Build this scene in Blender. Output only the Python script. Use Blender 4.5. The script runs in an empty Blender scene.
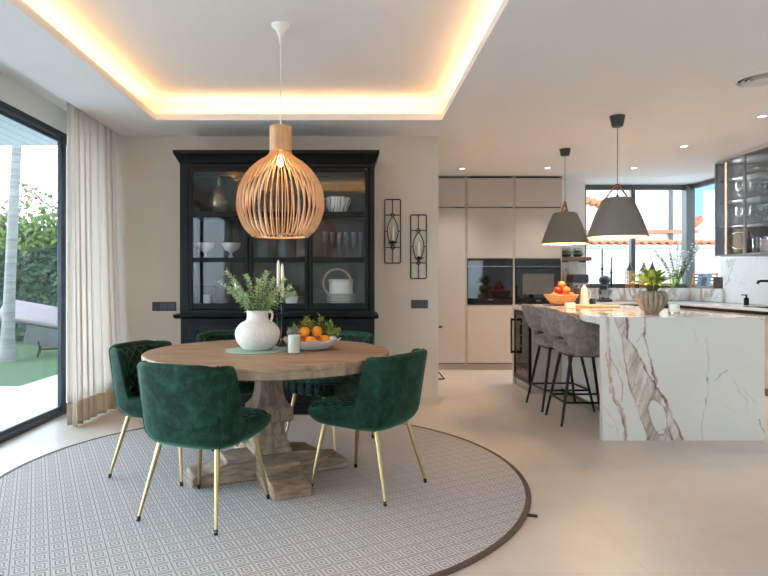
import bpy, math, random
import numpy as np
from mathutils import Vector, Matrix, noise as mnoise
C = bpy.context.scene.collection
PI = math.pi
R = math.radians
rnd = random.Random(7)

# ------------------------------------------------------------------ helpers
def lin(c):
    c = c / 255.0
    return c / 12.92 if c <= 0.04045 else ((c + 0.055) / 1.055) ** 2.4
def rgb(r, g, b): return (lin(r), lin(g), lin(b), 1.0)

class MB:
    """collects shapes, then links them as ONE mesh object"""
    def __init__(s): s.v = []; s.f = []
    def add(s, vs, fs, M=None):
        o = len(s.v)
        for p in vs:
            p = Vector(p)
            if M is not None: p = M @ p
            s.v.append(tuple(p))
        for f in fs: s.f.append(tuple(i + o for i in f))
        return s
    def box(s, x0, x1, y0, y1, z0, z1, M=None):
        v = [(x0,y0,z0),(x1,y0,z0),(x1,y1,z0),(x0,y1,z0),(x0,y0,z1),(x1,y0,z1),(x1,y1,z1),(x0,y1,z1)]
        return s.add(v, [(0,3,2,1),(4,5,6,7),(0,1,5,4),(1,2,6,5),(2,3,7,6),(3,0,4,7)], M)
    def lathe(s, prof, n=32, c=(0,0,0), M=None, phase=0.0, cap=True):
        vs, fs, rings = [], [], []
        for (r, z) in prof:
            if r < 1e-6:
                rings.append([len(vs)]); vs.append((c[0], c[1], c[2] + z))
            else:
                k = len(vs)
                for i in range(n):
                    a = 2*PI*i/n + phase
                    vs.append((c[0] + r*math.cos(a), c[1] + r*math.sin(a), c[2] + z))
                rings.append(list(range(k, k+n)))
        for A, B in zip(rings, rings[1:]):
            if len(A) == 1 and len(B) == 1: continue
            for i in range(n):
                j = (i+1) % n
                if len(A) == 1: fs.append((A[0], B[j], B[i]))
                elif len(B) == 1: fs.append((A[i], A[j], B[0]))
                else: fs.append((A[i], A[j], B[j], B[i]))
        if cap:
            if len(rings[0]) > 1: fs.append(tuple(reversed(rings[0])))
            if len(rings[-1]) > 1: fs.append(tuple(rings[-1]))
        return s.add(vs, fs, M)
    def cyl(s, x, y, z0, z1, r, r2=None, n=24, M=None):
        return s.lathe([(r, z0), (r if r2 is None else r2, z1)], n, (x, y, 0), M)
    def tube(s, pts, r, n=8, closed=False, M=None):
        pts = [Vector(p) for p in pts]; m = len(pts)
        rr = r if isinstance(r, (list, tuple)) else [r]*m
        vs, fs = [], []
        prev = None
        for i, p in enumerate(pts):
            if closed: t = pts[(i+1) % m] - pts[i-1]
            else: t = pts[min(i+1, m-1)] - pts[max(i-1, 0)]
            t.normalize()
            if prev is None:
                u = t.cross(Vector((0,0,1)))
                if u.length < 1e-3: u = t.cross(Vector((1,0,0)))
            else:
                u = prev - t*prev.dot(t)
                if u.length < 1e-5: u = t.orthogonal()
            u.normalize(); prev = u; w = t.cross(u)
            for k in range(n):
                a = 2*PI*k/n
                vs.append(p + (u*math.cos(a) + w*math.sin(a))*rr[i])
        for i in range(m if closed else m-1):
            j = (i+1) % m
            for k in range(n):
                l = (k+1) % n
                fs.append((i*n+k, i*n+l, j*n+l, j*n+k))
        if not closed:
            fs.append(tuple(reversed(range(n)))); fs.append(tuple(range((m-1)*n, m*n)))
        return s.add(vs, fs, M)
    def ball(s, c, r, n=16, sc=(1,1,1), M=None):
        h = n//2
        prof = [(max(0.0, math.sin(PI*i/h)) if 0 < i < h else 0.0, -math.cos(PI*i/h)) for i in range(h+1)]
        t = MB().lathe(prof, n)
        return s.add([(c[0]+p[0]*r*sc[0], c[1]+p[1]*r*sc[1], c[2]+p[2]*r*sc[2]) for p in t.v], t.f, M)
    def prism(s, poly, a0, a1, axis='y', M=None):
        """poly in the two other axes, extruded along axis"""
        n = len(poly)
        def q(p, a):
            return {'y': (p[0], a, p[1]), 'x': (a, p[0], p[1]), 'z': (p[0], p[1], a)}[axis]
        vs = [q(p, a0) for p in poly] + [q(p, a1) for p in poly]
        fs = [tuple(range(n)), tuple(range(2*n-1, n-1, -1))]
        for i in range(n):
            j = (i+1) % n
            fs.append((i, n+i, n+j, j))
        return s.add(vs, fs, M)
    def leaf(s, base, d, nrm, L, W, curl=0.15):
        base = Vector(base); d = Vector(d).normalized(); nrm = Vector(nrm)
        side = d.cross(nrm)
        if side.length < 1e-4: side = d.orthogonal()
        side.normalize(); up = side.cross(d)
        m = base + d*L*0.45
        tip = base + d*L - up*L*curl
        return s.add([base, m + side*W*0.5 + up*W*0.12, tip, m - side*W*0.5 + up*W*0.12, m - up*W*0.05],
                     [(0,4,1), (1,4,2), (2,4,3), (3,4,0)])
    def build(s, name, m, parent=None, bevel=0, seg=2, smooth=True, sub=0, ang=40, recalc=True):
        me = bpy.data.meshes.new(name)
        me.from_pydata(s.v, [], s.f); me.validate()
        if recalc:
            import bmesh
            b = bmesh.new(); b.from_mesh(me)
            bmesh.ops.recalc_face_normals(b, faces=b.faces); b.to_mesh(me); b.free()
        if smooth and len(me.polygons):
            me.polygons.foreach_set('use_smooth', [True]*len(me.polygons))
            if not sub: me.set_sharp_from_angle(angle=R(ang))
        me.materials.append(m)
        o = bpy.data.objects.new(name, me); C.objects.link(o)
        if parent is not None: o.parent = parent
        if bevel:
            b = o.modifiers.new('bevel', 'BEVEL'); b.width = bevel; b.segments = seg
            b.limit_method = 'ANGLE'; b.angle_limit = R(35); b.harden_normals = False
        if sub:
            d = o.modifiers.new('sub', 'SUBSURF'); d.levels = sub; d.render_levels = sub
        me.update()
        return o

def thing(name, label, cat, loc=(0,0,0), rz=0.0, group=None):
    o = bpy.data.objects.new(name, None); C.objects.link(o)
    o.location = loc; o.rotation_euler = (0,0,rz); o.empty_display_size = 0.05
    return tag(o, label, cat, group)
def tag(o, label, cat, group=None, kind=None):
    o['label'] = label; o['category'] = cat
    if group: o['group'] = group
    if kind: o['kind'] = kind
    return o
def struct(o, label=None):
    o['kind'] = 'structure'
    if label: o['label'] = label
    return o
def copy_tree(o, parent=None):
    c = o.copy(); C.objects.link(c)
    if parent is not None: c.parent = parent
    for ch in list(o.children): copy_tree(ch, c)
    return c
def dup(o, loc, rz=0.0, label=None, group=None):
    c = copy_tree(o); c.location = loc; c.rotation_euler = (0,0,rz)
    if label: c['label'] = label
    if group: c['group'] = group
    return c

# ------------------------------------------------------------------ materials
def newmat(name):
    m = bpy.data.materials.new(name); m.use_nodes = True
    nt = m.node_tree; b = nt.nodes['Principled BSDF']
    return m, nt, b
def N(nt, t, **kw):
    n = nt.nodes.new(t)
    for k, v in kw.items():
        if k in n.inputs.keys() if hasattr(n.inputs, 'keys') else False: n.inputs[k].default_value = v
        else: setattr(n, k, v)
    return n
def math_n(nt, op, a, b=None, clamp=False):
    n = nt.nodes.new('ShaderNodeMath'); n.operation = op; n.use_clamp = clamp
    for i, x in enumerate((a, b)):
        if x is None: continue
        if isinstance(x, (int, float)): n.inputs[i].default_value = x
        else: nt.links.new(x, n.inputs[i])
    return n.outputs[0]
def mixc(nt, fac, a, b, mode='MIX'):
    n = nt.nodes.new('ShaderNodeMix'); n.data_type = 'RGBA'; n.blend_type = mode
    for i, x in ((0, fac), (6, a), (7, b)):
        if isinstance(x, (int, float)): n.inputs[i].default_value = x
        elif isinstance(x, tuple): n.inputs[i].default_value = x
        else: nt.links.new(x, n.inputs[i])
    return n.outputs[2]
def coords(nt, scale=(1,1,1), rot=(0,0,0), kind='Object'):
    t = nt.nodes.new('ShaderNodeTexCoord'); mp = nt.nodes.new('ShaderNodeMapping')
    mp.inputs['Scale'].default_value = scale; mp.inputs['Rotation'].default_value = rot
    nt.links.new(t.outputs[kind], mp.inputs['Vector'])
    return mp.outputs['Vector']
def noise_n(nt, vec, scale, detail=4, rough=0.55, dist=0.0):
    n = nt.nodes.new('ShaderNodeTexNoise'); nt.links.new(vec, n.inputs['Vector'])
    n.inputs['Scale'].default_value = scale; n.inputs['Detail'].default_value = detail
    n.inputs['Roughness'].default_value = rough; n.inputs['Distortion'].default_value = dist
    return n.outputs['Fac']
def ramp(nt, fac, stops):
    n = nt.nodes.new('ShaderNodeValToRGB'); nt.links.new(fac, n.inputs[0])
    e = n.color_ramp.elements
    while len(e) > 1: e.remove(e[-1])
    e[0].position = stops[0][0]; e[0].color = stops[0][1]
    for p, c in stops[1:]:
        q = e.new(p); q.color = c
    return n.outputs[0]
def bump(nt, b, h, strength=0.3, dist=0.01):
    n = nt.nodes.new('ShaderNodeBump'); n.inputs['Strength'].default_value = strength
    n.inputs['Distance'].default_value = dist
    nt.links.new(h, n.inputs['Height']); nt.links.new(n.outputs[0], b.inputs['Normal'])
def mat(name, c, rough=0.5, metal=0.0, var=0.06, nscale=6.0, bmp=0.0, bscale=60.0, sheen=0.0, coat=0.0, spec=0.5):
    """plain surface with a slight procedural mottling"""
    m, nt, b = newmat(name)
    v = coords(nt)
    f = noise_n(nt, v, nscale, 3)
    d = tuple(x*(1-var) for x in c[:3]) + (1,); l = tuple(min(1, x*(1+var)) for x in c[:3]) + (1,)
    nt.links.new(ramp(nt, f, [(0.3, d), (0.7, l)]), b.inputs['Base Color'])
    b.inputs['Roughness'].default_value = rough; b.inputs['Metallic'].default_value = metal
    b.inputs['Specular IOR Level'].default_value = spec
    if sheen:
        b.inputs['Sheen Weight'].default_value = sheen; b.inputs['Sheen Roughness'].default_value = 0.35
        b.inputs['Sheen Tint'].default_value = tuple(min(1, x*3+0.05) for x in c[:3]) + (1,)
    if coat: b.inputs['Coat Weight'].default_value = coat; b.inputs['Coat Roughness'].default_value = 0.05
    if bmp: bump(nt, b, noise_n(nt, v, bscale, 3), bmp, 0.005)
    return m
def wood(name, dark, light, scale=(3, 40, 3), rough=0.5, bmp=0.15, rot=(0,0,0)):
    m, nt, b = newmat(name)
    v = coords(nt, scale, rot)
    f = noise_n(nt, v, 1.0, 6, 0.62, 0.6)
    nt.links.new(ramp(nt, f, [(0.28, dark), (0.5, tuple((x+y)/2 for x, y in zip(dark, light))), (0.72, light)]), b.inputs['Base Color'])
    b.inputs['Roughness'].default_value = rough
    bump(nt, b, f, bmp, 0.004)
    return m
def thin_glass(name, tint=(1,1,1,1), ior=1.5, rough=0.0):
    m = bpy.data.materials.new(name); m.use_nodes = True; nt = m.node_tree
    for n in list(nt.nodes): nt.nodes.remove(n)
    o = nt.nodes.new('ShaderNodeOutputMaterial'); mx = nt.nodes.new('ShaderNodeMixShader')
    tr = nt.nodes.new('ShaderNodeBsdfTransparent'); gl = nt.nodes.new('ShaderNodeBsdfGlossy')
    fr = nt.nodes.new('ShaderNodeFresnel'); ge = nt.nodes.new('ShaderNodeNewGeometry')
    # the pane's back side meets air too: same reflectance from both sides
    nt.links.new(math_n(nt, 'ADD', ior, math_n(nt, 'MULTIPLY', ge.outputs['Backfacing'], 1.0/ior - ior)), fr.inputs[0])
    tr.inputs[0].default_value = tint; gl.inputs['Roughness'].default_value = rough
    nt.links.new(fr.outputs[0], mx.inputs[0]); nt.links.new(tr.outputs[0], mx.inputs[1])
    nt.links.new(gl.outputs[0], mx.inputs[2]); nt.links.new(mx.outputs[0], o.inputs[0])
    return m
def emit(name, c, s):
    m = bpy.data.materials.new(name); m.use_nodes = True; nt = m.node_tree
    b = nt.nodes['Principled BSDF']; b.inputs['Base Color'].default_value = c
    b.inputs['Emission Color'].default_value = c; b.inputs['Emission Strength'].default_value = s
    return m
def velvet(name, c, c2, sheen=(0.2,0.5,0.35,1), quilt=None, sw=0.5):
    m, nt, b = newmat(name)
    v = coords(nt)
    f = noise_n(nt, v, 16.0, 6, 0.68, 0.6)
    nt.links.new(ramp(nt, f, [(0.40, c), (0.66, c2)]), b.inputs['Base Color'])
    b.inputs['Roughness'].default_value = 0.75; b.inputs['Specular IOR Level'].default_value = 0.25
    b.inputs['Sheen Weight'].default_value = sw; b.inputs['Sheen Roughness'].default_value = 0.35
    b.inputs['Sheen Tint'].default_value = sheen
    if quilt:
        sp = nt.nodes.new('ShaderNodeSeparateXYZ'); nt.links.new(v, sp.inputs[0])
        x = sp.outputs[0]; y = sp.outputs[1] if quilt == 'xy' else sp.outputs[2]
        hs = []
        for op in ('ADD', 'SUBTRACT'):
            d = math_n(nt, 'MULTIPLY', math_n(nt, op, x, y), 14.0)
            fr = math_n(nt, 'ABSOLUTE', math_n(nt, 'SUBTRACT', math_n(nt, 'FRACT', d), 0.5))
            hs.append(math_n(nt, 'POWER', math_n(nt, 'SUBTRACT', 1.0, math_n(nt, 'MULTIPLY', fr, 2.0)), 0.35))
        bump(nt, b, math_n(nt, 'MINIMUM', hs[0], hs[1]), 0.8, 0.02)
    return m
def marble(name, base, vein, grey, scale=1.2, amount=0.05, rot=(0.3,0.2,0.5)):
    m, nt, b = newmat(name)
    v = coords(nt, (1,1,1), rot)
    n1 = noise_n(nt, v, scale, 7, 0.55, 1.2)
    d1 = math_n(nt, 'ABSOLUTE', math_n(nt, 'SUBTRACT', n1, 0.5))
    f1 = math_n(nt, 'SUBTRACT', 1.0, math_n(nt, 'DIVIDE', d1, amount), True)
    n2 = noise_n(nt, v, scale*2.3, 6, 0.6, 1.6)
    d2 = math_n(nt, 'ABSOLUTE', math_n(nt, 'SUBTRACT', n2, 0.46))
    f2 = math_n(nt, 'MULTIPLY', math_n(nt, 'SUBTRACT', 1.0, math_n(nt, 'DIVIDE', d2, 0.02), True), 0.6)
    c1 = mixc(nt, math_n(nt, 'MULTIPLY', f1, math_n(nt, 'MULTIPLY', noise_n(nt, v, scale*1.7, 3), 1.5), True), base, vein)
    nt.links.new(mixc(nt, f2, c1, grey), b.inputs['Base Color'])
    b.inputs['Roughness'].default_value = 0.1
    return m

M = {}
M['wall'] = mat('wall_paint', rgb(214, 201, 186), 0.85, var=0.02, nscale=2, bmp=0.05, bscale=180)
M['wall_white'] = mat('white_paint', rgb(236, 234, 230), 0.8, var=0.015, nscale=2)
M['ceiling'] = mat('ceiling_paint', rgb(236, 232, 228), 0.85, var=0.015, nscale=1.5)
M['base'] = mat('baseboard_paint', rgb(212, 194, 172), 0.6, var=0.02)
# floor: pale micro-cement tiles with faint joints
m, nt, b = newmat('stone_floor'); v = coords(nt)
f = noise_n(nt, v, 1.3, 6, 0.6); f2 = noise_n(nt, v, 14, 5, 0.65)
c = ramp(nt, f, [(0.3, rgb(208, 194, 181)), (0.7, rgb(225, 213, 202))])
c = mixc(nt, math_n(nt, 'MULTIPLY', f2, 0.3), c, rgb(190, 178, 164))
br = nt.nodes.new('ShaderNodeTexBrick'); nt.links.new(v, br.inputs['Vector'])
br.inputs['Scale'].default_value = 1.0; br.inputs['Brick Width'].default_value = 1.2; br.inputs['Row Height'].default_value = 1.2
br.inputs['Mortar Size'].default_value = 0.0022; br.offset = 0.0
nt.links.new(mixc(nt, math_n(nt, 'MULTIPLY', br.outputs['Fac'], 0.35), c, rgb(170, 158, 146)), b.inputs['Base Color'])
nt.links.new(math_n(nt, 'ADD', math_n(nt, 'MULTIPLY', f2, 0.12), 0.3), b.inputs['Roughness'])
M['floor'] = m
M['anthracite'] = mat('anthracite_metal', rgb(62, 70, 76), 0.4, 0.4)
M['frame_grey'] = mat('grey_window_metal', rgb(86, 84, 81), 0.6, 0.0)
M['pale_grey'] = mat('pale_grey_lacquer', rgb(148, 152, 155), 0.5)
M['black_metal'] = mat('black_metal', rgb(22, 22, 23), 0.4, 0.5)
M['black_wood'] = mat('black_lacquered_wood', rgb(15, 14, 14), 0.45, var=0.12, nscale=9, bmp=0.02, spec=0.22)
M['black_inner'] = mat('dark_brown_interior', rgb(66, 56, 50), 0.6, var=0.1)
M['gold'] = mat('brushed_gold', rgb(184, 158, 114), 0.32, 1.0, var=0.05)
M['rubber'] = mat('black_rubber', rgb(16, 16, 17), 0.7)
M['taupe'] = mat('taupe_lacquer', rgb(194, 184, 177), 0.5, var=0.02)
M['taupe_dark'] = mat('taupe_carcass', rgb(118, 104, 96), 0.6, var=0.03)
M['profile'] = mat('champagne_profile', rgb(200, 186, 168), 0.4, 0.3)
M['oven_glass'] = mat('black_oven_glass', rgb(14, 14, 16), 0.04, var=0.02)
M['window_glass'] = thin_glass('window_pane', (0.93, 0.96, 0.97, 1), 1.27)
M['cab_glass'] = thin_glass('cabinet_pane', (0.9, 0.9, 0.9, 1), 1.5)
M['smoke'] = thin_glass('smoked_pane', (0.74, 0.75, 0.77, 1), 1.5)
M['clear'] = thin_glass('clear_glass', (0.93, 0.945, 0.945, 1), 1.4)
M['green_glass'] = thin_glass('green_glass', (0.8, 0.85, 0.68, 1), 1.5)
M['velvet'] = velvet('green_velvet', rgb(6, 32, 23), rgb(28, 70, 51))
M['velvet_seat'] = velvet('green_quilted_seat', rgb(5, 29, 21), rgb(12, 44, 32), quilt='xy')
M['velvet_back'] = velvet('green_quilted_back', rgb(5, 29, 21), rgb(12, 44, 32), quilt='xz')
M['grey_velvet'] = velvet('grey_velvet', rgb(112, 101, 96), rgb(150, 138, 132), (0.6,0.58,0.58,1))
M['table_wood'] = wood('weathered_table_wood', rgb(112, 84, 62), rgb(192, 160, 130), (2.4, 34, 34), 0.55, 0.2, (0,0,R(25)))
M['rim_wood'] = wood('pale_rim_wood', rgb(116, 92, 70), rgb(172, 146, 120), (16, 16, 5), 0.6, 0.25)
M['base_wood'] = wood('greyed_pedestal_wood', rgb(98, 76, 58), rgb(180, 154, 128), (26, 26, 7), 0.7, 0.35)
M['foot_wood'] = wood('greyed_foot_wood', rgb(98, 76, 58), rgb(180, 154, 128), (7, 7, 40), 0.7, 0.35)
M['lamp_wood'] = wood('birch_slat', rgb(188, 138, 92), rgb(220, 176, 130), (40, 40, 4), 0.5, 0.05)
M['shelf_wood'] = wood('brown_shelf_wood', rgb(96, 72, 56), rgb(138, 106, 84), (3, 30, 30))
M['board_wood'] = wood('pale_board_wood', rgb(190, 152, 112), rgb(222, 190, 150), (20, 3, 20))
M['frame_wood'] = wood('orange_frame_wood', rgb(176, 116, 66), rgb(212, 156, 98), (20, 20, 4))
M['wicker'] = wood('wicker', rgb(186, 134, 84), rgb(228, 184, 132), (60, 60, 90), 0.7, 0.6)
M['marble'] = marble('veined_marble', rgb(236, 233, 230), rgb(200, 184, 170), rgb(200, 198, 196), 0.8, 0.016)
M['marble_warm'] = marble('rose_veined_marble', rgb(234, 230, 224), rgb(182, 134, 102), rgb(184, 172, 160), 1.3, 0.045)
M['worktop'] = mat('white_worktop', rgb(232, 229, 224), 0.12, var=0.02)
M['white_metal'] = mat('white_lamp_metal', rgb(242, 240, 236), 0.35)
M['grey_green'] = mat('grey_green_lamp', rgb(122, 117, 106), 0.55, var=0.02)
M['dark_lamp'] = mat('dark_grey_lamp', rgb(62, 62, 62), 0.5)
M['lamp_inside'] = mat('cream_lamp_inside', rgb(240, 214, 170), 0.6)
M['leather'] = mat('tan_leather', rgb(170, 108, 62), 0.5, bmp=0.1)
M['cord'] = mat('grey_cord', rgb(120, 116, 110), 0.7)
M['chalk'] = mat('chalky_white_ceramic', rgb(224, 214, 204), 0.85, var=0.08, nscale=60, bmp=0.35, bscale=45)
M['porcelain'] = mat('white_porcelain', rgb(238, 235, 230), 0.25, var=0.02)
M['candle'] = mat('ivory_wax', rgb(240, 232, 216), 0.5)
M['placemat'] = mat('pale_green_felt', rgb(150, 178, 158), 0.9, bmp=0.2)
M['orange'] = mat('orange_peel', rgb(238, 142, 28), 0.45, var=0.08, bmp=0.25, bscale=90)
M['peach'] = mat('peach_skin', rgb(236, 132, 72), 0.55, var=0.25, nscale=18)
M['apple'] = mat('red_fruit_skin', rgb(198, 62, 44), 0.4, var=0.25, nscale=18)
M['leaf_euc'] = mat('eucalyptus_leaf', rgb(178, 196, 150), 0.55, var=0.28, nscale=25)
M['leaf_green'] = mat('green_leaf', rgb(104, 140, 66), 0.5, var=0.3, nscale=20)
M['leaf_grey'] = mat('dusty_leaf', rgb(70, 76, 54), 0.6, var=0.3, nscale=20)
M['leaf_olive'] = mat('olive_leaf', rgb(140, 152, 70), 0.5, var=0.3, nscale=20)
M['leaf_lime'] = mat('lime_leaf', rgb(180, 190, 86), 0.45, var=0.25, nscale=14)
M['stem'] = mat('green_stem', rgb(92, 104, 66), 0.6)
M['petal'] = mat('white_petal', rgb(228, 222, 206), 0.7)
M['pot'] = mat('ribbed_stoneware', rgb(150, 136, 118), 0.5, var=0.3, nscale=16)
M['tan_pot'] = mat('tan_clay', rgb(150, 120, 90), 0.6)
M['switch'] = mat('graphite_plastic', rgb(40, 42, 44), 0.35)
M['vent'] = mat('vent_white', rgb(222, 216, 208), 0.5)
M['dark_gap'] = mat('shadow_gap_lining', rgb(60, 54, 50), 0.8)
M['spot'] = emit('downlight_lens', (1, 0.95, 0.88, 1), 2.0)
M['bulb'] = emit('warm_bulb', (1, 0.72, 0.4, 1), 2.0)
M['led'] = emit('warm_led', (1, 0.66, 0.42, 1), 0.45)
M['photo'] = mat('blue_photo_print', rgb(120, 150, 176), 0.4, var=0.5, nscale=40)
M['photo_dark'] = mat('dark_photo_print', rgb(86, 70, 66), 0.4, var=0.8, nscale=50)
M['paper'] = mat('white_card', rgb(240, 240, 238), 0.6)
M['steel'] = mat('brushed_steel', rgb(170, 172, 174), 0.25, 0.9)
M['bronze'] = mat('dark_bronze', rgb(66, 58, 46), 0.45, 0.3, var=0.4, nscale=30)
M['grey_fabric'] = mat('charcoal_plastic', rgb(52, 54, 58), 0.4)
M['lawn'] = mat('lawn', rgb(74, 98, 58), 0.9, var=0.25, nscale=30)
M['paving'] = mat('pale_paving', rgb(214, 214, 212), 0.7, var=0.03)
M['canopy'] = None
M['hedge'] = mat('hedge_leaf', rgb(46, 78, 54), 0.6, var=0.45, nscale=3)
M['hedge_top'] = mat('sunlit_hedge_leaf', rgb(96, 118, 52), 0.55, var=0.35, nscale=6)  # sunlight on the hedge top, painted in as a paler yellow-green leaf
M['bloom'] = mat('pink_blossom', rgb(206, 110, 116), 0.7, var=0.2)
M['bark'] = wood('grey_palm_bark', rgb(104, 102, 98), rgb(150, 148, 142), (2, 2, 24), 0.8, 0.5)
M['render'] = mat('white_render', rgb(214, 206, 194), 0.85, var=0.02)
M['terracotta'] = mat('terracotta', rgb(190, 112, 76), 0.8, var=0.25, nscale=6)
M['mauve'] = mat('mauve_cushion', rgb(158, 144, 142), 0.85)
M['grey_panel'] = mat('grey_weave', rgb(118, 120, 124), 0.8, bmp=0.2)
m, nt, b = newmat('ribbed_canopy_boards'); v = coords(nt); sp = nt.nodes.new('ShaderNodeSeparateXYZ'); nt.links.new(v, sp.inputs[0])
fr = math_n(nt, 'FRACT', math_n(nt, 'MULTIPLY', sp.outputs[0], 7.0))
nt.links.new(mixc(nt, math_n(nt, 'LESS_THAN', fr, 0.1), rgb(190, 196, 200), rgb(150, 156, 160)), b.inputs['Base Color']); b.inputs['Roughness'].default_value = 0.7
M['canopy'] = m
# linen curtain: diffuse weave that lets daylight through
def linen(name, c, tr):
    m = bpy.data.materials.new(name); m.use_nodes = True; nt = m.node_tree
    b = nt.nodes['Principled BSDF']; out = nt.nodes['Material Output']
    v = coords(nt, (220, 220, 60)); f = noise_n(nt, v, 1.0, 3)
    col = ramp(nt, f, [(0.3, tuple(x*0.9 for x in c[:3]) + (1,)), (0.7, c)])
    b.inputs['Roughness'].default_value = 0.9; nt.links.new(col, b.inputs['Base Color'])
    t = nt.nodes.new('ShaderNodeBsdfTranslucent'); nt.links.new(col, t.inputs[0])
    mx = nt.nodes.new('ShaderNodeMixShader'); mx.inputs[0].default_value = tr
    nt.links.new(b.outputs[0], mx.inputs[1]); nt.links.new(t.outputs[0], mx.inputs[2]); nt.links.new(mx.outputs[0], out.inputs[0])
    return m
M['linen'] = linen('sheer_linen', rgb(246, 238, 230), 0.62)
M['linen_hem'] = linen('linen_hem', rgb(214, 196, 174), 0.45)
# rug: rows of concentric squares parted by double lines
m, nt, b = newmat('woven_rug'); v = coords(nt, (1,1,1), (0,0,R(28)))
# mapping rotates the point, so the columns run 28 degrees to the left of the room's depth
mp = [n for n in nt.nodes if n.type == 'MAPPING'][0]; mp.inputs['Rotation'].default_value = (0,0,-R(28))
sp = nt.nodes.new('ShaderNodeSeparateXYZ'); nt.links.new(v, sp.inputs[0])
P = 0.074
fx = math_n(nt, 'ABSOLUTE', math_n(nt, 'SUBTRACT', math_n(nt, 'FRACT', math_n(nt, 'ADD', math_n(nt, 'DIVIDE', sp.outputs[0], P), 100.0)), 0.5))
fy = math_n(nt, 'ABSOLUTE', math_n(nt, 'SUBTRACT', math_n(nt, 'FRACT', math_n(nt, 'ADD', math_n(nt, 'DIVIDE', sp.outputs[1], P*1.15), 100.0)), 0.5))
mx_ = math_n(nt, 'MAXIMUM', fx, fy)
ring = math_n(nt, 'GREATER_THAN', math_n(nt, 'FRACT', math_n(nt, 'MULTIPLY', mx_, 5.2)), 0.48)
line = math_n(nt, 'GREATER_THAN', fx, 0.475)
edge_ = math_n(nt, 'MULTIPLY', math_n(nt, 'GREATER_THAN', fx, 0.40), math_n(nt, 'LESS_THAN', fx, 0.455))
pat = math_n(nt, 'MULTIPLY', math_n(nt, 'MAXIMUM', ring, edge_), math_n(nt, 'SUBTRACT', 1.0, line))
wv = noise_n(nt, coords(nt), 240, 2)
cc = mixc(nt, pat, rgb(146, 137, 133), rgb(212, 205, 201))
cc = mixc(nt, math_n(nt, 'MULTIPLY', wv, 0.25), cc, rgb(176, 166, 160))
nt.links.new(cc, b.inputs['Base Color']); b.inputs['Roughness'].default_value = 0.95
bump(nt, b, wv, 0.25, 0.004)
M['rug'] = m
M['rug_edge'] = mat('brown_rug_binding', rgb(98, 78, 66), 0.8, bmp=0.2, bscale=200)
# marble with its own veins stored on the mesh (island front)
m, nt, b = newmat('calacatta_slab'); a = nt.nodes.new('ShaderNodeVertexColor'); a.layer_name = 'stone'
nt.links.new(a.outputs[0], b.inputs['Base Color']); b.inputs['Roughness'].default_value = 0.12
M['slab'] = m

# ------------------------------------------------------------------ the room
CEIL = 2.57
XL, XR, YB, YW, YK = -2.54, 4.83, -3.0, 5.71, 8.5
struct(MB().box(XL-0.2, XR+0.2, YB-0.2, YK+0.2, -0.12, 0).build('floor', M['floor']))
TX0, TX1, TY0, TY1 = -1.70, 0.776, 1.0, 5.14
SX = -2.21
cb = MB()
cb.box(SX, TX0, YB, YK, CEIL, CEIL+0.055); cb.box(TX1, XR, YB, YK, CEIL, CEIL+0.055)
cb.box(TX0, TX1, YB, TY0, CEIL, CEIL+0.055); cb.box(TX0, TX1, TY1, YK, CEIL, CEIL+0.055)
cb.box(SX, SX+0.08, YB, YW, CEIL+0.055, 2.82)
struct(cb.build('ceiling', M['ceiling'], smooth=False))
e = 0.16; TZ = 2.768
tb = MB()
tb.box(TX0-e-0.05, TX1+e+0.05, TY0-e-0.05, TY1+e+0.05, TZ, TZ+0.06)
tb.box(TX0-e-0.05, TX0-e, TY0-e, TY1+e, CEIL+0.055, TZ); tb.box(TX1+e, TX1+e+0.05, TY0-e, TY1+e, CEIL+0.055, TZ)
tb.box(TX0-e, TX1+e, TY0-e-0.05, TY0-e, CEIL+0.055, TZ); tb.box(TX0-e, TX1+e, TY1+e, TY1+e+0.05, CEIL+0.055, TZ)
struct(tb.build('ceiling_tray', M['ceiling'], smooth=False))
struct(MB().box(XL-0.2, SX, YB, YW, 2.69, 2.75).build('ceiling_curtain_recess', M['ceiling']))
struct(MB().box(XL-0.2, 0.83, YW, YW+0.16, 0, 2.9).build('wall_back', M['wall']))
struct(MB().box(XL+0.02, 0.846, YW-0.016, YW, 0, 0.07).box(0.83, 0.846, YW, YW+0.16, 0, 0.07).build('baseboard_back', M['base'], bevel=0.002))
DZ = 2.49; DY0, DY1 = -2.2, 5.69
wl = MB(); wl.box(XL-0.2, XL, YB, DY1, DZ, 2.9); wl.box(XL-0.2, XL, DY1, YW+0.16, 0, DZ+0.41); wl.box(XL-0.2, XL, YB, DY0, 0, DZ)
struct(wl.build('wall_left', M['wall_white'], smooth=False))
# rear wall behind the camera with a wide garden window
wr = MB(); wr.box(XL-0.2, 1.8, YB-0.2, YB, 0, 2.9); wr.box(4.2, XR+0.2, YB-0.2, YB, 0, 2.9); wr.box(1.8, 4.2, YB-0.2, YB, 2.4, 2.9)
struct(wr.build('wall_rear', M['wall_white'], smooth=False))
W3Y0 = 7.78; SILL = 1.08; WT = 2.56
wr = MB(); wr.box(XR, XR+0.2, YB, W3Y0, 0, 2.9); wr.box(XR, XR+0.2, W3Y0, YK+0.2, 0, SILL-0.03); wr.box(XR, XR+0.2, W3Y0, YK+0.2, WT, 2.9)
struct(wr.build('wall_right', M['wall_white'], smooth=False))
W2X0 = 3.30
wk = MB(); wk.box(0.1, W2X0, YK, YK+0.2, 0, 2.9); wk.box(W2X0, XR+0.2, YK, YK+0.2, 0, SILL-0.03); wk.box(W2X0, XR, YK, YK+0.2, WT, 2.9)
struct(wk.build('wall_kitchen', M['wall_white'], smooth=False))
struct(MB().box(2.79, 3.22, 8.22, YK, 0, CEIL).build('wall_pier', M['wall_white']))
struct(MB().box(0.08, 0.262, YW+0.16, YK, 0, 2.9).build('wall_kitchen_left', M['wall_white']))

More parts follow.
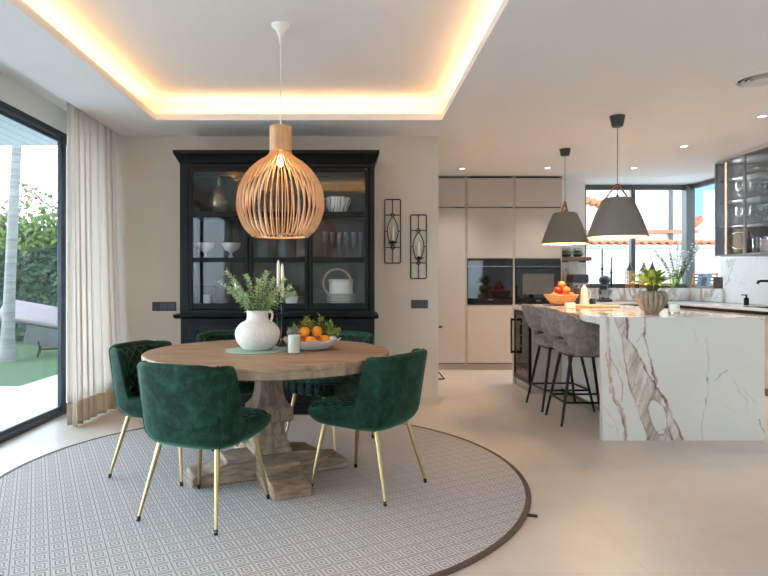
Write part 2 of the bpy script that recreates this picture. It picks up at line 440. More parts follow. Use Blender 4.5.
# sliding glass door on the left
def window_unit(name, bars, panes, fm, gm):
    r = bpy.data.objects.new(name, None); C.objects.link(r); struct(r)
    for nm, bx in bars:
        mb = MB(); mb.box(*bx); mb.build(nm, fm, r, bevel=0.004)
    for p in panes: MB().box(*p).build('pane', gm, r, smooth=False)
    return r
x0, x1 = XL-0.065, XL-0.003
bars = [('top_rail', (x0, x1, DY0, DY1, DZ-0.045, DZ)), ('bottom_track', (x0, x1, DY0, DY1, 0, 0.03))]
for yy in (DY0, 0.3, 2.9, 5.235, DY1-0.1): bars.append(('stile', (x0+0.012, x1-0.012, yy, yy+(0.085 if yy > 5 else 0.1), 0.03, DZ-0.045)))
bars += [('sash_rail', (x0+0.015, x1-0.025, DY0+0.1, DY1-0.1, DZ-0.085, DZ-0.055)), ('sash_rail', (x0+0.015, x1-0.025, DY0+0.1, DY1-0.1, 0.035, 0.075))]
panes = [(x0+0.024, x0+0.032, a, c_, 0.075, DZ-0.085) for a, c_ in ((DY0+0.1, 0.3), (0.4, 2.9), (3.0, 5.235), (5.32, DY1-0.1))]
window_unit('door_1', bars, panes, M['anthracite'], M['window_glass'])
# kitchen corner windows
F = 0.055
bars = [('top_rail', (W2X0, XR, YK+0.02, YK+0.1, WT-0.07, WT)), ('bottom_rail', (W2X0, XR, YK+0.02, YK+0.1, SILL, SILL+0.06)),
        ('stile', (W2X0, W2X0+F, YK+0.02, YK+0.1, SILL+0.06, WT-0.07)), ('mullion', (4.0, 4.06, YK+0.02, YK+0.1, SILL+0.06, WT-0.07)),
        ('corner_post', (XR-0.06, XR+0.06, YK-0.02, YK+0.12, SILL, WT))]
window_unit('window_2', bars, [(W2X0+F, 4.0, YK+0.055, YK+0.061, SILL+0.06, WT-0.07), (4.06, XR-0.06, YK+0.055, YK+0.061, SILL+0.06, WT-0.07)], M['frame_grey'], M['window_glass'])
bars = [('top_rail', (XR+0.02, XR+0.1, W3Y0, YK-0.02, WT-0.06, WT)), ('bottom_rail', (XR+0.02, XR+0.1, W3Y0, YK-0.02, SILL, SILL+0.04)),
        ('stile', (XR+0.02, XR+0.1, W3Y0, W3Y0+0.04, SILL+0.04, WT-0.06))]
window_unit('window_3', bars, [(XR+0.055, XR+0.061, W3Y0+0.04, YK-0.02, SILL+0.04, WT-0.06)], M['frame_grey'], M['window_glass'])
# rear window
bars = [('top_rail', (1.8, 4.2, YB-0.15, YB-0.07, 2.33, 2.4)), ('bottom_rail', (1.8, 4.2, YB-0.15, YB-0.07, 0, 0.07))]
pn = []
for i in range(5):
    xx = 1.8 + i*(2.4-0.07)/4
    bars.append(('mullion', (xx, xx+0.07, YB-0.15, YB-0.07, 0.07, 2.33)))
    if i < 4: pn.append((xx+0.07, xx+(2.4-0.07)/4, YB-0.115, YB-0.108, 0.07, 2.33))
window_unit('window_4', bars, pn, M['anthracite'], M['window_glass'])
# window sill and upstand of marble
tb = MB(); tb.box(3.24, XR+0.14, YK-0.10, YK+0.015, SILL-0.025, SILL); tb.box(XR-0.06, XR+0.015, W3Y0-0.1, YK-0.10, SILL-0.025, SILL)
tb.box(3.24, XR-0.06, YK-0.10, YK-0.001, 0.905, SILL-0.025); tb.box(XR-0.06, XR-0.001, W3Y0-0.1, YK-0.10, 0.905, SILL-0.025)
struct(tb.build('trim_sill', M['marble_warm'], bevel=0.002))
struct(MB().box(XR-0.02, XR-0.001, 4.4, W3Y0-0.1, 0.905, 1.463).build('trim_backsplash', M['marble'], bevel=0.002))
struct(MB().box(2.80, 3.21, 8.195, 8.218, 0.905, 1.44).build('trim_backsplash_pier', M['marble_warm'], bevel=0.002))

# ------------------------------------------------------------------ curtain
def curtain_sheet(y0, y1, z0, z1, n, nz, xc, amp, flare):
    mb = MB(); vs = []; fs = []
    for j in range(nz+1):
        t = j/nz; z = z0 + (z1-z0)*t
        for i in range(n+1):
            s = i/n; y = y0 + (y1-y0)*s
            ph = 2*PI*(7.5*s + 0.3*math.sin(5.3*s) + 0.12*math.sin(17*s))
            a = amp*(1 + 0.35*math.sin(3.1*s*PI + 1.0))
            zz = z/2.67; a *= 1 + 0.5*(1-zz); x = xc + a*math.sin(ph + 0.25*math.sin(4*zz)) + 0.007*math.sin(ph*2.07+0.6) + 0.004*math.sin(61*s) + flare*(1-zz)**2*(0.2+1.3*s)
            vs.append((x, y + 0.018*math.sin(ph*2+1.2), z))
    for j in range(nz):
        for i in range(n):
            k = j*(n+1)+i
            fs.append((k, k+1, k+n+2, k+n+1))
    return mb.add(vs, fs)
ct = thing('curtain', 'floor-length beige linen curtain gathered beside the sliding glass door', 'curtain', (0,0,0))
curtain_sheet(4.76, 5.67, 0.195, 2.67, 260, 24, -2.258, 0.024, 0.05).build('drape', M['linen'], ct, recalc=False)
curtain_sheet(4.76, 5.67, 0.012, 0.195, 260, 4, -2.258, 0.024, 0.05).build('hem_band', M['linen_hem'], ct, recalc=False)
for o in ct.children:
    s = o.modifiers.new('cloth', 'SOLIDIFY'); s.thickness = 0.0015

# ------------------------------------------------------------------ rug and table
RC = (-0.543, 3.655); RR = 1.575
rg = thing('rug', 'large round beige rug with woven square pattern and brown edge under dining table', 'rug', (RC[0], RC[1], 0))
MB().lathe([(0, 0.001), (RR-0.03, 0.001), (RR-0.03, 0.009), (0, 0.009)], 160).build('rug_field', M['rug'], rg)
MB().lathe([(RR-0.03, 0.001), (RR-0.002, 0.001), (RR, 0.006), (RR-0.006, 0.011), (RR-0.03, 0.011), (RR-0.03, 0.001)], 200, cap=False).build('binding', M['rug_edge'], rg)
a = R(-25)
MB().box(RR-0.01, RR+0.045, -0.012, 0.012, 0.001, 0.009, Matrix.Rotation(a, 4, 'Z')).build('rug_tag', M['rubber'], rg)
RUGZ = 0.0095
TC = (-0.51, 3.64); TR = 0.735; TH = 0.757
dt = thing('dining_table', 'round weathered wooden pedestal dining table standing on the round rug', 'table', (TC[0], TC[1], RUGZ))
TB = TH - RUGZ
MB().lathe([(0, TB-0.028), (TR-0.004, TB-0.028), (TR, TB-0.022), (TR, TB-0.006), (TR-0.006, TB), (0, TB)], 128).build('tabletop', M['table_wood'], dt)
MB().lathe([(0, TB-0.068), (TR-0.012, TB-0.068), (TR-0.004, TB-0.063), (TR-0.004, TB-0.0285), (0, TB-0.0285)], 128).build('rim', M['rim_wood'], dt)
sq = math.sqrt(2)
prof = [(0.112,0.141),(0.112,0.17),(0.10,0.18),(0.102,0.2),(0.09,0.215),(0.092,0.245),(0.078,0.26),(0.077,0.31),(0.083,0.318),(0.115,0.33),(0.12,0.34),(0.12,0.405),
        (0.115,0.415),(0.1,0.43),(0.085,0.455),(0.073,0.50),(0.069,0.55),(0.073,0.60),(0.085,0.63),(0.11,0.655),(0.13,0.665),(0.13,TB-0.0685)]
MB().lathe([(r*sq, z) for r, z in prof], 4, phase=R(24+45)).build('pedestal', M['base_wood'], dt, bevel=0.004, ang=30)
bs = MB()
arm = [(0,0),(0.475,0),(0.475,0.055),(0.46,0.065),(0.40,0.068),(0.36,0.078),(0.31,0.105),(0.285,0.112),(0.275,0.13),(0.20,0.14),(0,0.14)]
for k in range(4):
    Mx = Matrix.Rotation(R(24 + 90*k), 4, 'Z')
    bs.prism(arm, -0.110 + 0.0004*k, 0.110 - 0.0004*k, 'y', Mx)
bs.build('cross_base', M['foot_wood'], dt, bevel=0.006, ang=30)

# ------------------------------------------------------------------ tub shells (chairs and stools)
def sgnpow(v, p): return math.copysign(abs(v)**p, v)
def smooth(a, b, x):
    t = min(1, max(0, (x-a)/(b-a))); return t*t*(3-2*t)
def tub(A, n, w, d, ex, top, bot, th, lean, flare, z0, tuck=0.05, rows=12, df=None, seam=None):
    """A half-angle in degrees; returns an MB of a closed shell that wraps round the seat"""
    mb = MB(); vs = []; fs = []; L = None
    def plan(a):
        c_ = math.cos(a); return Vector((w*sgnpow(math.sin(a), ex), -(d if c_ > 0 else (df or d))*sgnpow(c_, ex), 0))
    for i in range(n+1):
        a = R(-A + 2*A*i/n)
        p = plan(a); q = plan(a+0.01); q0 = plan(a-0.01)
        tg = (q-q0).normalized(); nr = Vector((tg.y, -tg.x, 0))
        tp = top(math.degrees(a)); bt = bot(math.degrees(a)); loop = []
        r = th/2
        def place(off, z):
            k = max(0, z-z0)
            cs = max(0.0, math.cos(a))
            x = p.x*(1+flare*k/0.35); y = p.y - lean*k/0.35*cs**0.6
            tk = tuck*max(0.0, 1-(z-bt)/0.09)**2
            return (x + nr.x*(off-tk), y + nr.y*(off-tk), z)
        for j in range(rows+1): loop.append(place(0, bt + (tp-r-bt)*j/rows))
        for j in range(1, 6):
            g = PI*j/6; loop.append(place(-r + r*math.cos(g), tp-r + r*math.sin(g)))
        for j in range(rows+1): loop.append(place(-th, tp-r - (tp-r-bt)*j/rows))
        if L is None: L = len(loop)
        vs += loop
        if seam is not None and i == round(n*(seam+A)/(2*A)): mb.seam = loop[:rows+4]
    for i in range(n):
        for j in range(L):
            k = (j+1) % L
            fs.append((i*L+j, (i+1)*L+j, (i+1)*L+k, i*L+k))
    fs.append(tuple(range(L))); fs.append(tuple(range((n+1)*L-1, n*L-1, -1)))
    return mb.add(vs, fs)
def pad(w, y0, y1, ex, z0, z1, r=0.03, n=64, dome=0.012, narrow=0.0):
    """rounded cushion of superelliptic outline"""
    mb = MB(); vs = []; fs = []
    cy = (y0+y1)/2; hy = (y1-y0)/2
    rings = []
    prof = [(0.0, z0), (1-1.6*r/w, z0), (1-0.4*r/w, z0+0.35*r), (1.0, z0+r), (1.0, z1-r), (1-0.35*r/w, z1-0.3*r), (1-1.3*r/w, z1), (0.6, z1+dome*0.7), (0.3, z1+dome), (0.0, z1+dome*1.05)]
    for s, z in prof:
        if s == 0:
            rings.append([len(vs)]); vs.append((0, cy, z)); continue
        k = len(vs)
        for i in range(n):
            a = 2*PI*i/n
            x = w*s*sgnpow(math.cos(a), ex); y = cy + hy*s*sgnpow(math.sin(a), ex)
            vs.append((x*(1 - narrow*(y-cy)/hy), y, z))
        rings.append(list(range(k, k+n)))
    for Aa, Bb in zip(rings, rings[1:]):
        for i in range(n):
            j = (i+1) % n
            if len(Aa) == 1: fs.append((Aa[0], Bb[j], Bb[i]))
            elif len(Bb) == 1: fs.append((Aa[i], Aa[j], Bb[0]))
            else: fs.append((Aa[i], Aa[j], Bb[j], Bb[i]))
    return mb.add(vs, fs)

def make_chair():
    t = thing('dining_chair', '', 'chair', (0,0,0), 0, 'green velvet chairs around the round table')
    def top(a):
        a = abs(a)
        return 0.783 - 0.010*smooth(20, 45, a) - 0.008*smooth(62, 72, a) - 0.27*smooth(70, 83, a) - 0.04*smooth(83, 125, a)
    for sm in (-47, 47):
        b_ = tub(128, 150, 0.272, 0.25, 0.62, top, lambda a: 0.366, 0.042, 0.060, 0.04, 0.44, 0.06, df=0.36, seam=sm)
        if sm < 0: bk = b_.build('backrest', M['velvet'], t, ang=80)
        MB().tube(b_.seam, 0.0045, 8).build('piping', M['velvet'], bk)
    # quilted inner pad follows the inside of the back
    def itop(a): return top(a) - 0.03
    tub(78, 60, 0.234, 0.212, 0.62, itop, lambda a: 0.47, 0.014, 0.060, 0.04, 0.44, 0.0).build('back_cushion', M['velvet_back'], t, ang=80)
    pad(0.246, -0.19, 0.325, 0.5, 0.375, 0.474, 0.036, narrow=0.03).build('seat', M['velvet_seat'], t, ang=80)
    mb = MB()
    for sx in (-1, 1): mb.tube([(sx*0.165, -0.15, 0.374), (sx*0.165, 0.19, 0.374)], 0.009, 8)
    for y in (-0.15, 0.19): mb.tube([(-0.165, y, 0.374), (0.165, y, 0.374)], 0.009, 8)
    mb.build('seat_frame', M['gold'], t)
    for sx in (-1, 1):
        for (ty, by) in ((-0.15, -0.245), (0.19, 0.245)):
            a = Vector((sx*0.165, ty, 0.376)); b_ = Vector((sx*0.222, by, 0.013))
            lg = MB().tube([a, a.lerp(b_, 0.5), b_], [0.0140, 0.0112, 0.0078], 14).build('leg', M['gold'], t)
            MB().tube([b_ + (a-b_).normalized()*0.012, b_ + Vector((0,0,-0.013))], 0.0092, 12).build('foot_cap', M['rubber'], lg)
    return t
ch0 = make_chair()
def facing(dx, dy): return math.atan2(-dx, dy)
chairs = [((-1.14, 3.675), (0.956, -0.296), 'green velvet dining chair at left of table, beside the curtain'),
          ((-0.745, 3.045), (0.36, 0.93), 'green velvet dining chair in front of the table with its back turned'),
          ((0.098, 3.41), (-0.82, 0.57), 'green velvet dining chair pulled out on right side of table'),
          ((-0.165, 4.345), (-0.55, -0.83), 'green velvet chair behind the table, behind the bowl of oranges'),
          ((-0.85, 4.40), (0.40, -0.92), 'green velvet chair behind the table, behind the white vase')]
for i, (p, d, lab) in enumerate(chairs):
    o = ch0 if i == 0 else copy_tree(ch0)
    o.location = (p[0], p[1], RUGZ+0.002); o.rotation_euler.z = facing(*d); o['label'] = lab

def make_stool():
    t = thing('bar_stool', '', 'stool', (0,0,0), 0, 'grey velvet stools along the marble island')
    def top(a): a = abs(a); return 0.965 - 0.015*smooth(10, 40, a) - 0.15*smooth(35, 120, a)
    def bot(a): a = abs(a); return 0.722 - 0.152*smooth(34, 60, a)
    tub(120, 72, 0.245, 0.24, 0.75, top, bot, 0.045, 0.12, 0.05, 0.66, 0.02).build('backrest', M['grey_velvet'], t, ang=80)
    pad(0.222, -0.215, 0.225, 0.62, 0.575, 0.675, 0.035).build('seat', M['grey_velvet'], t, ang=80)
    MB().box(-0.15, 0.15, -0.15, 0.15, 0.556, 0.574).build('seat_plate', M['black_metal'], t)
    top_p = {}; bot_p = {}
    for sx in (-1, 1):
        for sy in (-1, 1):
            a = Vector((sx*0.135, sy*0.135, 0.566)); b_ = Vector((sx*0.215, sy*0.238, 0.0))
            top_p[sx, sy] = a; bot_p[sx, sy] = b_
            MB().tube([a, b_], [0.014, 0.0105], 12).build('leg', M['black_metal'], t)
    def at(sx, sy, z):
        a = top_p[sx, sy]; b_ = bot_p[sx, sy]; return b_.lerp(a, z/0.566)
    ring = [((-1,-1),(-1,1)), ((-1,1),(1,1)), ((1,1),(1,-1)), ((1,-1),(-1,-1))]
    for k, (p, q) in enumerate(ring):
        MB().tube([at(*p, 0.19), at(*q, 0.19)], 0.009, 10).build('footrest_bar', M['black_metal'], t)
    return t
st0 = make_stool()
st0.location = (1.94, 5.02, 0); st0.rotation_euler.z = R(-92)
st0['label'] = 'grey velvet bar stool nearest the camera, beside marble island end'
dup(st0, (1.94, 5.57, 0), R(-88), 'grey velvet bar stool nearest the wine cooler')

# ------------------------------------------------------------------ pendant of wooden slats over the table
def spline(pts, n):
    """Catmull-Rom through (r, z) points"""
    out = []
    P_ = [pts[0]] + pts + [pts[-1]]
    for i in range(1, len(P_)-2):
        for k in range(n):
            t = k/n; a, b_, c_, d = [Vector(q) for q in P_[i-1:i+3]]
            out.append(0.5*((2*b_) + (c_-a)*t + (2*a-5*b_+4*c_-d)*t*t + (3*b_-a-3*c_+d)*t**3))
    out.append(Vector(pts[-1])); return out
PX, PY = -0.443, 3.69
pl = thing('pendant_lamp', 'round birch slat pendant lamp hanging over the dining table', 'lamp', (PX, PY, 1.45))
LT = 0.685
curve = spline([(0.0595, LT), (0.0595, 0.61), (0.0605, 0.53), (0.085, 0.495), (0.15, 0.45), (0.21, 0.385), (0.25, 0.305), (0.265, 0.215), (0.255, 0.14), (0.220, 0.062), (0.168, 0.006)], 5)
NS = 42
rib_me = None
for k in range(NS):
    if rib_me is None:
        mb = MB(); vs = []; fs = []
        for i, p in enumerate(curve):
            t = (curve[min(i+1, len(curve)-1)] - curve[max(i-1, 0)]).normalized()
            nr = Vector((-t.y, t.x))      # in (r, z): points inwards or outwards
            if nr.x < 0: nr = -nr
            w = 0.0025; dpt = 0.0068
            for (sx, sn) in ((-1,-1),(1,-1),(1,1),(-1,1)):
                q = p + nr*dpt*sn
                vs.append((q.x, sx*w, q.y))
        n = len(curve)
        for i in range(n-1):
            for j in range(4):
                fs.append((i*4+j, i*4+(j+1)%4, (i+1)*4+(j+1)%4, (i+1)*4+j))
        fs += [(0,1,2,3), ((n-1)*4, (n-1)*4+1, (n-1)*4+2, (n-1)*4+3)]
        o = mb.add(vs, fs).build('slat', M['lamp_wood'], pl, ang=50); rib_me = o.data
    else:
        o = bpy.data.objects.new('slat', rib_me); C.objects.link(o); o.parent = pl
    o.rotation_euler.z = 2*PI*k/NS
MB().lathe([(0.042, 0.53), (0.0675, 0.535), (0.0675, LT), (0.042, LT), (0.042, 0.53)], 48, cap=False).build('collar', M['lamp_wood'], pl)
MB().lathe([(0.152, 0.004), (0.168, 0.004), (0.172, 0.014), (0.156, 0.014), (0.152, 0.004)], 64, cap=False).build('bottom_ring', M['board_wood'], pl)
MB().lathe([(0, LT-0.005), (0.04, LT-0.01), (0.04, LT-0.18), (0.018, LT-0.19), (0.018, LT-0.2), (0, LT-0.2)], 24).build('lamp_holder', M['white_metal'], pl)
MB().ball((0,0,0.462), 0.022, 20).build('bulb', M['bulb'], pl)
MB().tube([(0,0,LT-0.005), (0,0,TZ-1.45-0.06)], 0.0035, 8).build('cable', M['white_metal'], pl)
MB().lathe([(0, 0.0), (0.009, 0.0), (0.010, 0.04), (0.03, 0.085), (0.056, 0.112), (0.058, 0.12), (0, 0.12)], 32, (0,0,TZ-1.45-0.1205)).build('canopy', M['white_metal'], pl)
PL = bpy.data.lights.new('pendant_light', 'POINT'); PL.energy = 1.4; PL.color = (1, 0.66, 0.34); PL.shadow_soft_size = 0.05
po = bpy.data.objects.new('pendant_light', PL); C.objects.link(po); po.location = (PX, PY, 1.45+0.40)

# ------------------------------------------------------------------ things on the table
def leafy(mb_l, mb_s, base, tip, nleaf, L, W, bend, r=0.0025, pair=True, droop=0.0):
    base = Vector(base); tip = Vector(tip); mid = (base+tip)/2 + Vector(bend)
    pts = [base.lerp(mid, t).lerp(mid.lerp(tip, t), t) for t in [i/10 for i in range(11)]]
    mb_s.tube(pts, [r*(1-0.6*i/10) for i in range(11)], 6)
    for k in range(nleaf):
        t = 0.18 + 0.82*k/(nleaf-1); f = t*10; i = min(9, int(f)); p = pts[i].lerp(pts[i+1], f-i)
        ax = (pts[i+1]-pts[i]).normalized()
        for s in ((0, PI) if pair else (0,)):
            a = k*1.35 + s + rnd.uniform(-.3, .3)
            u = ax.orthogonal().normalized(); w_ = ax.cross(u)
            out = (u*math.cos(a) + w_*math.sin(a))
            d = (out*0.85 + ax*0.55 + Vector((0,0,-droop))).normalized()
            sc = rnd.uniform(0.7, 1.15)*(1-0.35*t)
            mb_l.leaf(p, d, ax, L*sc, W*sc, rnd.uniform(-.1, .3))
TZ0 = TH + 0.0005
pm = tag(MB().lathe([(0, 0), (0.2, 0), (0.203, 0.003), (0.2, 0.006), (0, 0.006)], 64).build('placemat', M['placemat']), 'round pale green placemat under the white vase', 'placemat')
pm.location = (-0.578, 3.61, TZ0); pm.scale = (0.92,)*3
vz = thing('vase', 'rounded chalky white vase with a small handle on the placemat', 'vase', (-0.573, 3.61, TZ0+0.006), R(-8)); vz.scale = (0.885,)*3
vprof = spline([(0.075, 0.0), (0.098, 0.008), (0.138, 0.055), (0.152, 0.105), (0.145, 0.145), (0.115, 0.182), (0.083, 0.2), (0.074, 0.214), (0.073, 0.24), (0.077, 0.268)], 5)
vp = [(0, 0)] + [(p.x, p.y) for p in vprof] + [(0.068, 0.268), (0.064, 0.24), (0.065, 0.21), (0.0, 0.2)]
MB().lathe(vp, 64).build('body', M['chalk'], vz)
MB().tube([(0.072, 0, 0.258), (0.092, 0, 0.262), (0.103, 0, 0.25), (0.104, 0, 0.228), (0.098, 0, 0.205), (0.088, 0, 0.192)], 0.0085, 12).build('handle', M['chalk'], vz)
eu = thing('eucalyptus_bunch', 'bunch of grey-green eucalyptus stems standing in the white vase', 'plant', (-0.573, 3.61, TZ0+0.197)); eu.scale = (0.95,)*3
for (tx, ty, tz, nl) in ((-0.20, 0.0, 0.30, 26), (-0.155, -0.04, 0.235, 24), (-0.19, 0.05, 0.17, 22), (-0.08, 0.05, 0.27, 24), (0.06, -0.03, 0.29, 26), (0.10, 0.06, 0.25, 24), (0.14, -0.05, 0.19, 22), (0.21, 0.0, 0.20, 20), (0.02, -0.08, 0.24, 24), (-0.12, -0.1, 0.20, 22), (-0.235, -0.02, 0.23, 20), (0.11, -0.08, 0.12, 18), (0.0, 0.0, 0.19, 20), (0.17, 0.03, 0.25, 22), (0.24, -0.02, 0.16, 20), (-0.13, 0.03, 0.12, 18)):
    ml, ms = MB(), MB()
    ang = math.atan2(ty, tx); bx = (0.03*math.cos(ang), 0.03*math.sin(ang))
    leafy(ml, ms, (bx[0]*0.4, bx[1]*0.4, 0), (tx, ty, tz), nl, 0.05, 0.034, (0, 0, 0.05))
    s = ms.build('stem', M['stem'], eu); ml.build('leaves', M['leaf_euc'], s, recalc=False)
# dish of oranges
ds = MB()
n = 72
dp = [(0.0, 0.0), (0.10, 0.0), (0.14, 0.016), (0.178, 0.05), (0.196, 0.068), (0.19, 0.07), (0.17, 0.053), (0.13, 0.022), (0.0, 0.012)]
ds.lathe(dp, n)
ds.v = [(x*(1+0.045*math.cos(9*math.atan2(y, x))*min(1, z/0.06)), y*(1+0.045*math.cos(9*math.atan2(y, x))*min(1, z/0.06)), z + 0.006*math.cos(9*math.atan2(y, x))*min(1, max(0, z-0.03)/0.04)) for x, y, z in ds.v]
DX, DYY = -0.253, 3.715
dish = tag(ds.build('serving_dish', M['porcelain'], ang=70), 'white scalloped serving dish holding oranges on the dining table', 'dish')
dish.location = (DX, DYY, TZ0); dish.scale = (0.92,)*3
om = None
spots = [(-0.10,-0.03,0.063,'at left end of the white dish'), (0.0,-0.085,0.060,'at the front rim of the white dish'), (0.095,-0.03,0.062,'at right end of the white dish'), (0.03,0.065,0.058,'at the back of the dish, in the lower layer'), (-0.07,0.06,0.058,'at the back left of the white dish'), (-0.045,-0.02,0.118,'on top of the pile, left of the tallest'), (0.04,-0.01,0.122,'on top of the pile, right of the other top orange')]
og = None
for k, (x, y, z, w) in enumerate(spots):
    if og is None:
        og = thing('orange', '', 'orange', (0,0,0), 0, 'oranges in the white dish')
        MB().ball((0,0,0), 0.039, 24, (1,1,0.93)).build('fruit', M['orange'], og)
        MB().lathe([(0, 0.0), (0.005, 0.0), (0.004, 0.004), (0, 0.004)], 8, (0,0,0.0355)).build('stem', M['stem'], og)
        o = og
    else: o = copy_tree(og)
    o.scale = (0.86,)*3; o.location = (DX+x*0.9, DYY+y*0.9, TZ0+z*0.9); o.rotation_euler = (rnd.uniform(-.6,.6), rnd.uniform(-.6,.6), rnd.uniform(0,6)); o['label'] = 'ripe orange ' + w
sp_ = thing('leafy_sprig', 'green leafy sprigs tucked around the oranges in the dish', 'leaves', (DX, DYY, TZ0+0.07)); sp_.scale = (0.95,)*3
for k, (x, y, z) in enumerate(((-0.12,0.03,0.07), (0.13,0.03,0.065), (0.17,-0.04,0.035), (0.12,0.06,0.09), (-0.03,0.0,0.13), (0.06,0.03,0.13), (-0.15,0.0,0.05), (0.18,0.03,0.05), (0.0,0.08,0.095), (-0.06,0.08,0.09), (0.09,0.07,0.075), (0.16,0.02,0.04))):
    ml, ms = MB(), MB(); leafy(ml, ms, (x*0.55, y*0.6, 0.01), (x, y, z), 10, 0.06, 0.03, (0,0,0.02), 0.002)
    s = ms.build('twig', M['stem'], sp_); ml.build('leaves', M['leaf_olive'], s, recalc=False)
cj = thing('candle_jar', 'clear glass cylinder with white pillar candle on the dining table', 'candle', (-0.338, 3.465, TZ0)); cj.scale = (0.92,)*3
MB().lathe([(0, 0), (0.042, 0), (0.043, 0.004), (0.043, 0.165), (0.0405, 0.165), (0.0405, 0.006), (0, 0.006)], 40).build('glass', M['clear'], cj)
MB().lathe([(0, 0.0065), (0.0375, 0.0065), (0.038, 0.01), (0.038, 0.115), (0.034, 0.118), (0, 0.116)], 36).build('candle', M['candle'], cj)
MB().cyl(0, 0, 0.116, 0.13, 0.0015, n=6).build('wick', M['rubber'], cj)
def candlestick(x, y, hh, hc, lab, z=TZ0, wax='candle', rad=0.0105):
    t = thing('candlestick', lab, 'candlestick', (x, y, z), 0, 'black candlesticks on the dining table')
    MB().lathe([(0, 0), (0.035, 0), (0.036, 0.006), (0.026, 0.014), (0.012, 0.03), (0.009, 0.06), (0.013, 0.075), (0.009, 0.09), (0.0085, hh*0.62), (0.014, hh*0.65), (0.0085, hh*0.68), (0.008, hh-0.05), (0.018, hh-0.04), (0.015, hh-0.03), (0.0145, hh), (0, hh)], 24).build('stand', M['black_metal'], t)
    MB().lathe([(0, hh+0.0005), (rad, hh+0.0005), (rad*0.9, hh+hc-0.02), (0.003, hh+hc), (0, hh+hc)], 16).build('candle', M[wax], t)
    MB().cyl(0, 0, hh+hc, hh+hc+0.012, 0.001, n=6).build('wick', M['rubber'], t)
candlestick(-0.487, 3.93, 0.355, 0.205, 'black candlestick with ivory taper, left of the close pair behind vase')
candlestick(-0.452, 3.86, 0.32, 0.215, 'black candlestick with ivory taper, right of the close pair behind vase')

# ------------------------------------------------------------------ black display cabinet
cab = thing('display_cabinet', 'tall black display cabinet with glazed doors against the dining wall', 'cabinet', (0,0,0))
CX0, CX1, CF, CBK = -1.525, 0.20, 5.27, YW-0.02
b_ = MB(); b_.box(CX0+0.01, CX1-0.01, CF+0.03, CBK, 0.0, 0.09); b_.build('plinth', M['black_wood'], cab, bevel=0.003)
b_ = MB(); b_.box(CX0, CX1, CF+0.02, CBK, 0.09, 0.845); b_.box(CX0-0.012, CX1+0.012, CF-0.005, CBK, 0.0, 0.0895)
b_.build('base_body', M['black_wood'], cab, bevel=0.004)
lp = [(CF-0.075, 0.888), (CF-0.075, 0.872), (CF-0.06, 0.86), (CF-0.03, 0.852), (CF+0.0, 0.846), (CBK, 0.846), (CBK, 0.888)]
MB().prism(lp, CX0-0.04, CX1+0.032, 'x').build('ledge', M['black_wood'], cab, bevel=0.003)
dw = 0.53
cxs = [-1.18, -0.648, -0.116]
for cx in cxs:
    d = MB(); x0, x1 = cx-dw/2+0.004, cx+dw/2-0.004; z0, z1 = 0.12, 0.80; s = 0.075
    d.box(x0, x0+s, CF-0.004, CF+0.019, z0, z1); d.box(x1-s, x1, CF-0.004, CF+0.019, z0, z1)
    d.box(x0+s, x1-s, CF-0.004, CF+0.019, z0, z0+s); d.box(x0+s, x1-s, CF-0.004, CF+0.019, z1-s, z1)
    d.box(x0+s+0.03, x1-s-0.03, CF, CF+0.019, z0+s+0.03, z1-s-0.03)
    d.box(x0+s, x1-s, CF+0.010, CF+0.0195, z0+s, z1-s)
    dd = d.build('base_door', M['black_wood'], cab, bevel=0.005)
# upper case
u = MB()
u.box(CX0, CX0+0.03, CF+0.02, CBK, 0.8885, 2.22); u.box(CX1-0.03, CX1, CF+0.02, CBK, 0.8885, 2.22)
u.box(CX0+0.03, CX1-0.03, CF+0.02, CBK, 0.8885, 0.955); u.box(CX0+0.03, CX1-0.03, CF+0.02, CBK, 2.175, 2.22)
u.box(CX0, CX0+0.079, CF-0.002, CF+0.02, 0.8885, 2.22); u.box(CX1-0.045, CX1, CF-0.002, CF+0.02, 0.8885, 2.22)
u.box(CX0+0.079, CX1-0.045, CF-0.002, CF+0.02, 0.8885, 0.925); u.box(CX0+0.079, CX1-0.045, CF-0.002, CF+0.02, 2.185, 2.22)
u.build('upper_case', M['black_wood'], cab, bevel=0.003)
MB().box(CX0+0.03, CX1-0.03, CBK-0.02, CBK-0.002, 0.955, 2.175).build('back_panel', M['black_inner'], cab)
cp = [(CF-0.005, 2.222), (CF-0.02, 2.235), (CF-0.03, 2.262), (CF-0.062, 2.285), (CF-0.078, 2.295), (CF-0.078, 2.325), (CBK, 2.325), (CBK, 2.222)]
cr = MB(); cr.prism(cp, CX0-0.042, CX1+0.042, 'x')
def taper(v):
    x, y, z = v
    k = max(0, min(1, (2.30-z)/0.075)); c = (CX0+CX1)/2
    return (c + (x-c)*(1 - k*0.038/((CX1-CX0)/2+0.042)), y, z)
cr.v = [taper(v) for v in cr.v]
cr.build('cornice', M['black_wood'], cab, bevel=0.002)
SH = [0.955, 1.372, 1.772]
for z in SH[1:]: MB().box(CX0+0.031, CX1-0.031, CF+0.05, CBK-0.021, z-0.012, z+0.012).build('shelf', M['black_inner'], cab, bevel=0.002)
for xx in (cxs[0]+dw/2, cxs[1]+dw/2): MB().box(xx-0.012, xx+0.012, CF+0.03, CF+0.05, 0.956, 2.174).build('divider', M['black_wood'], cab)
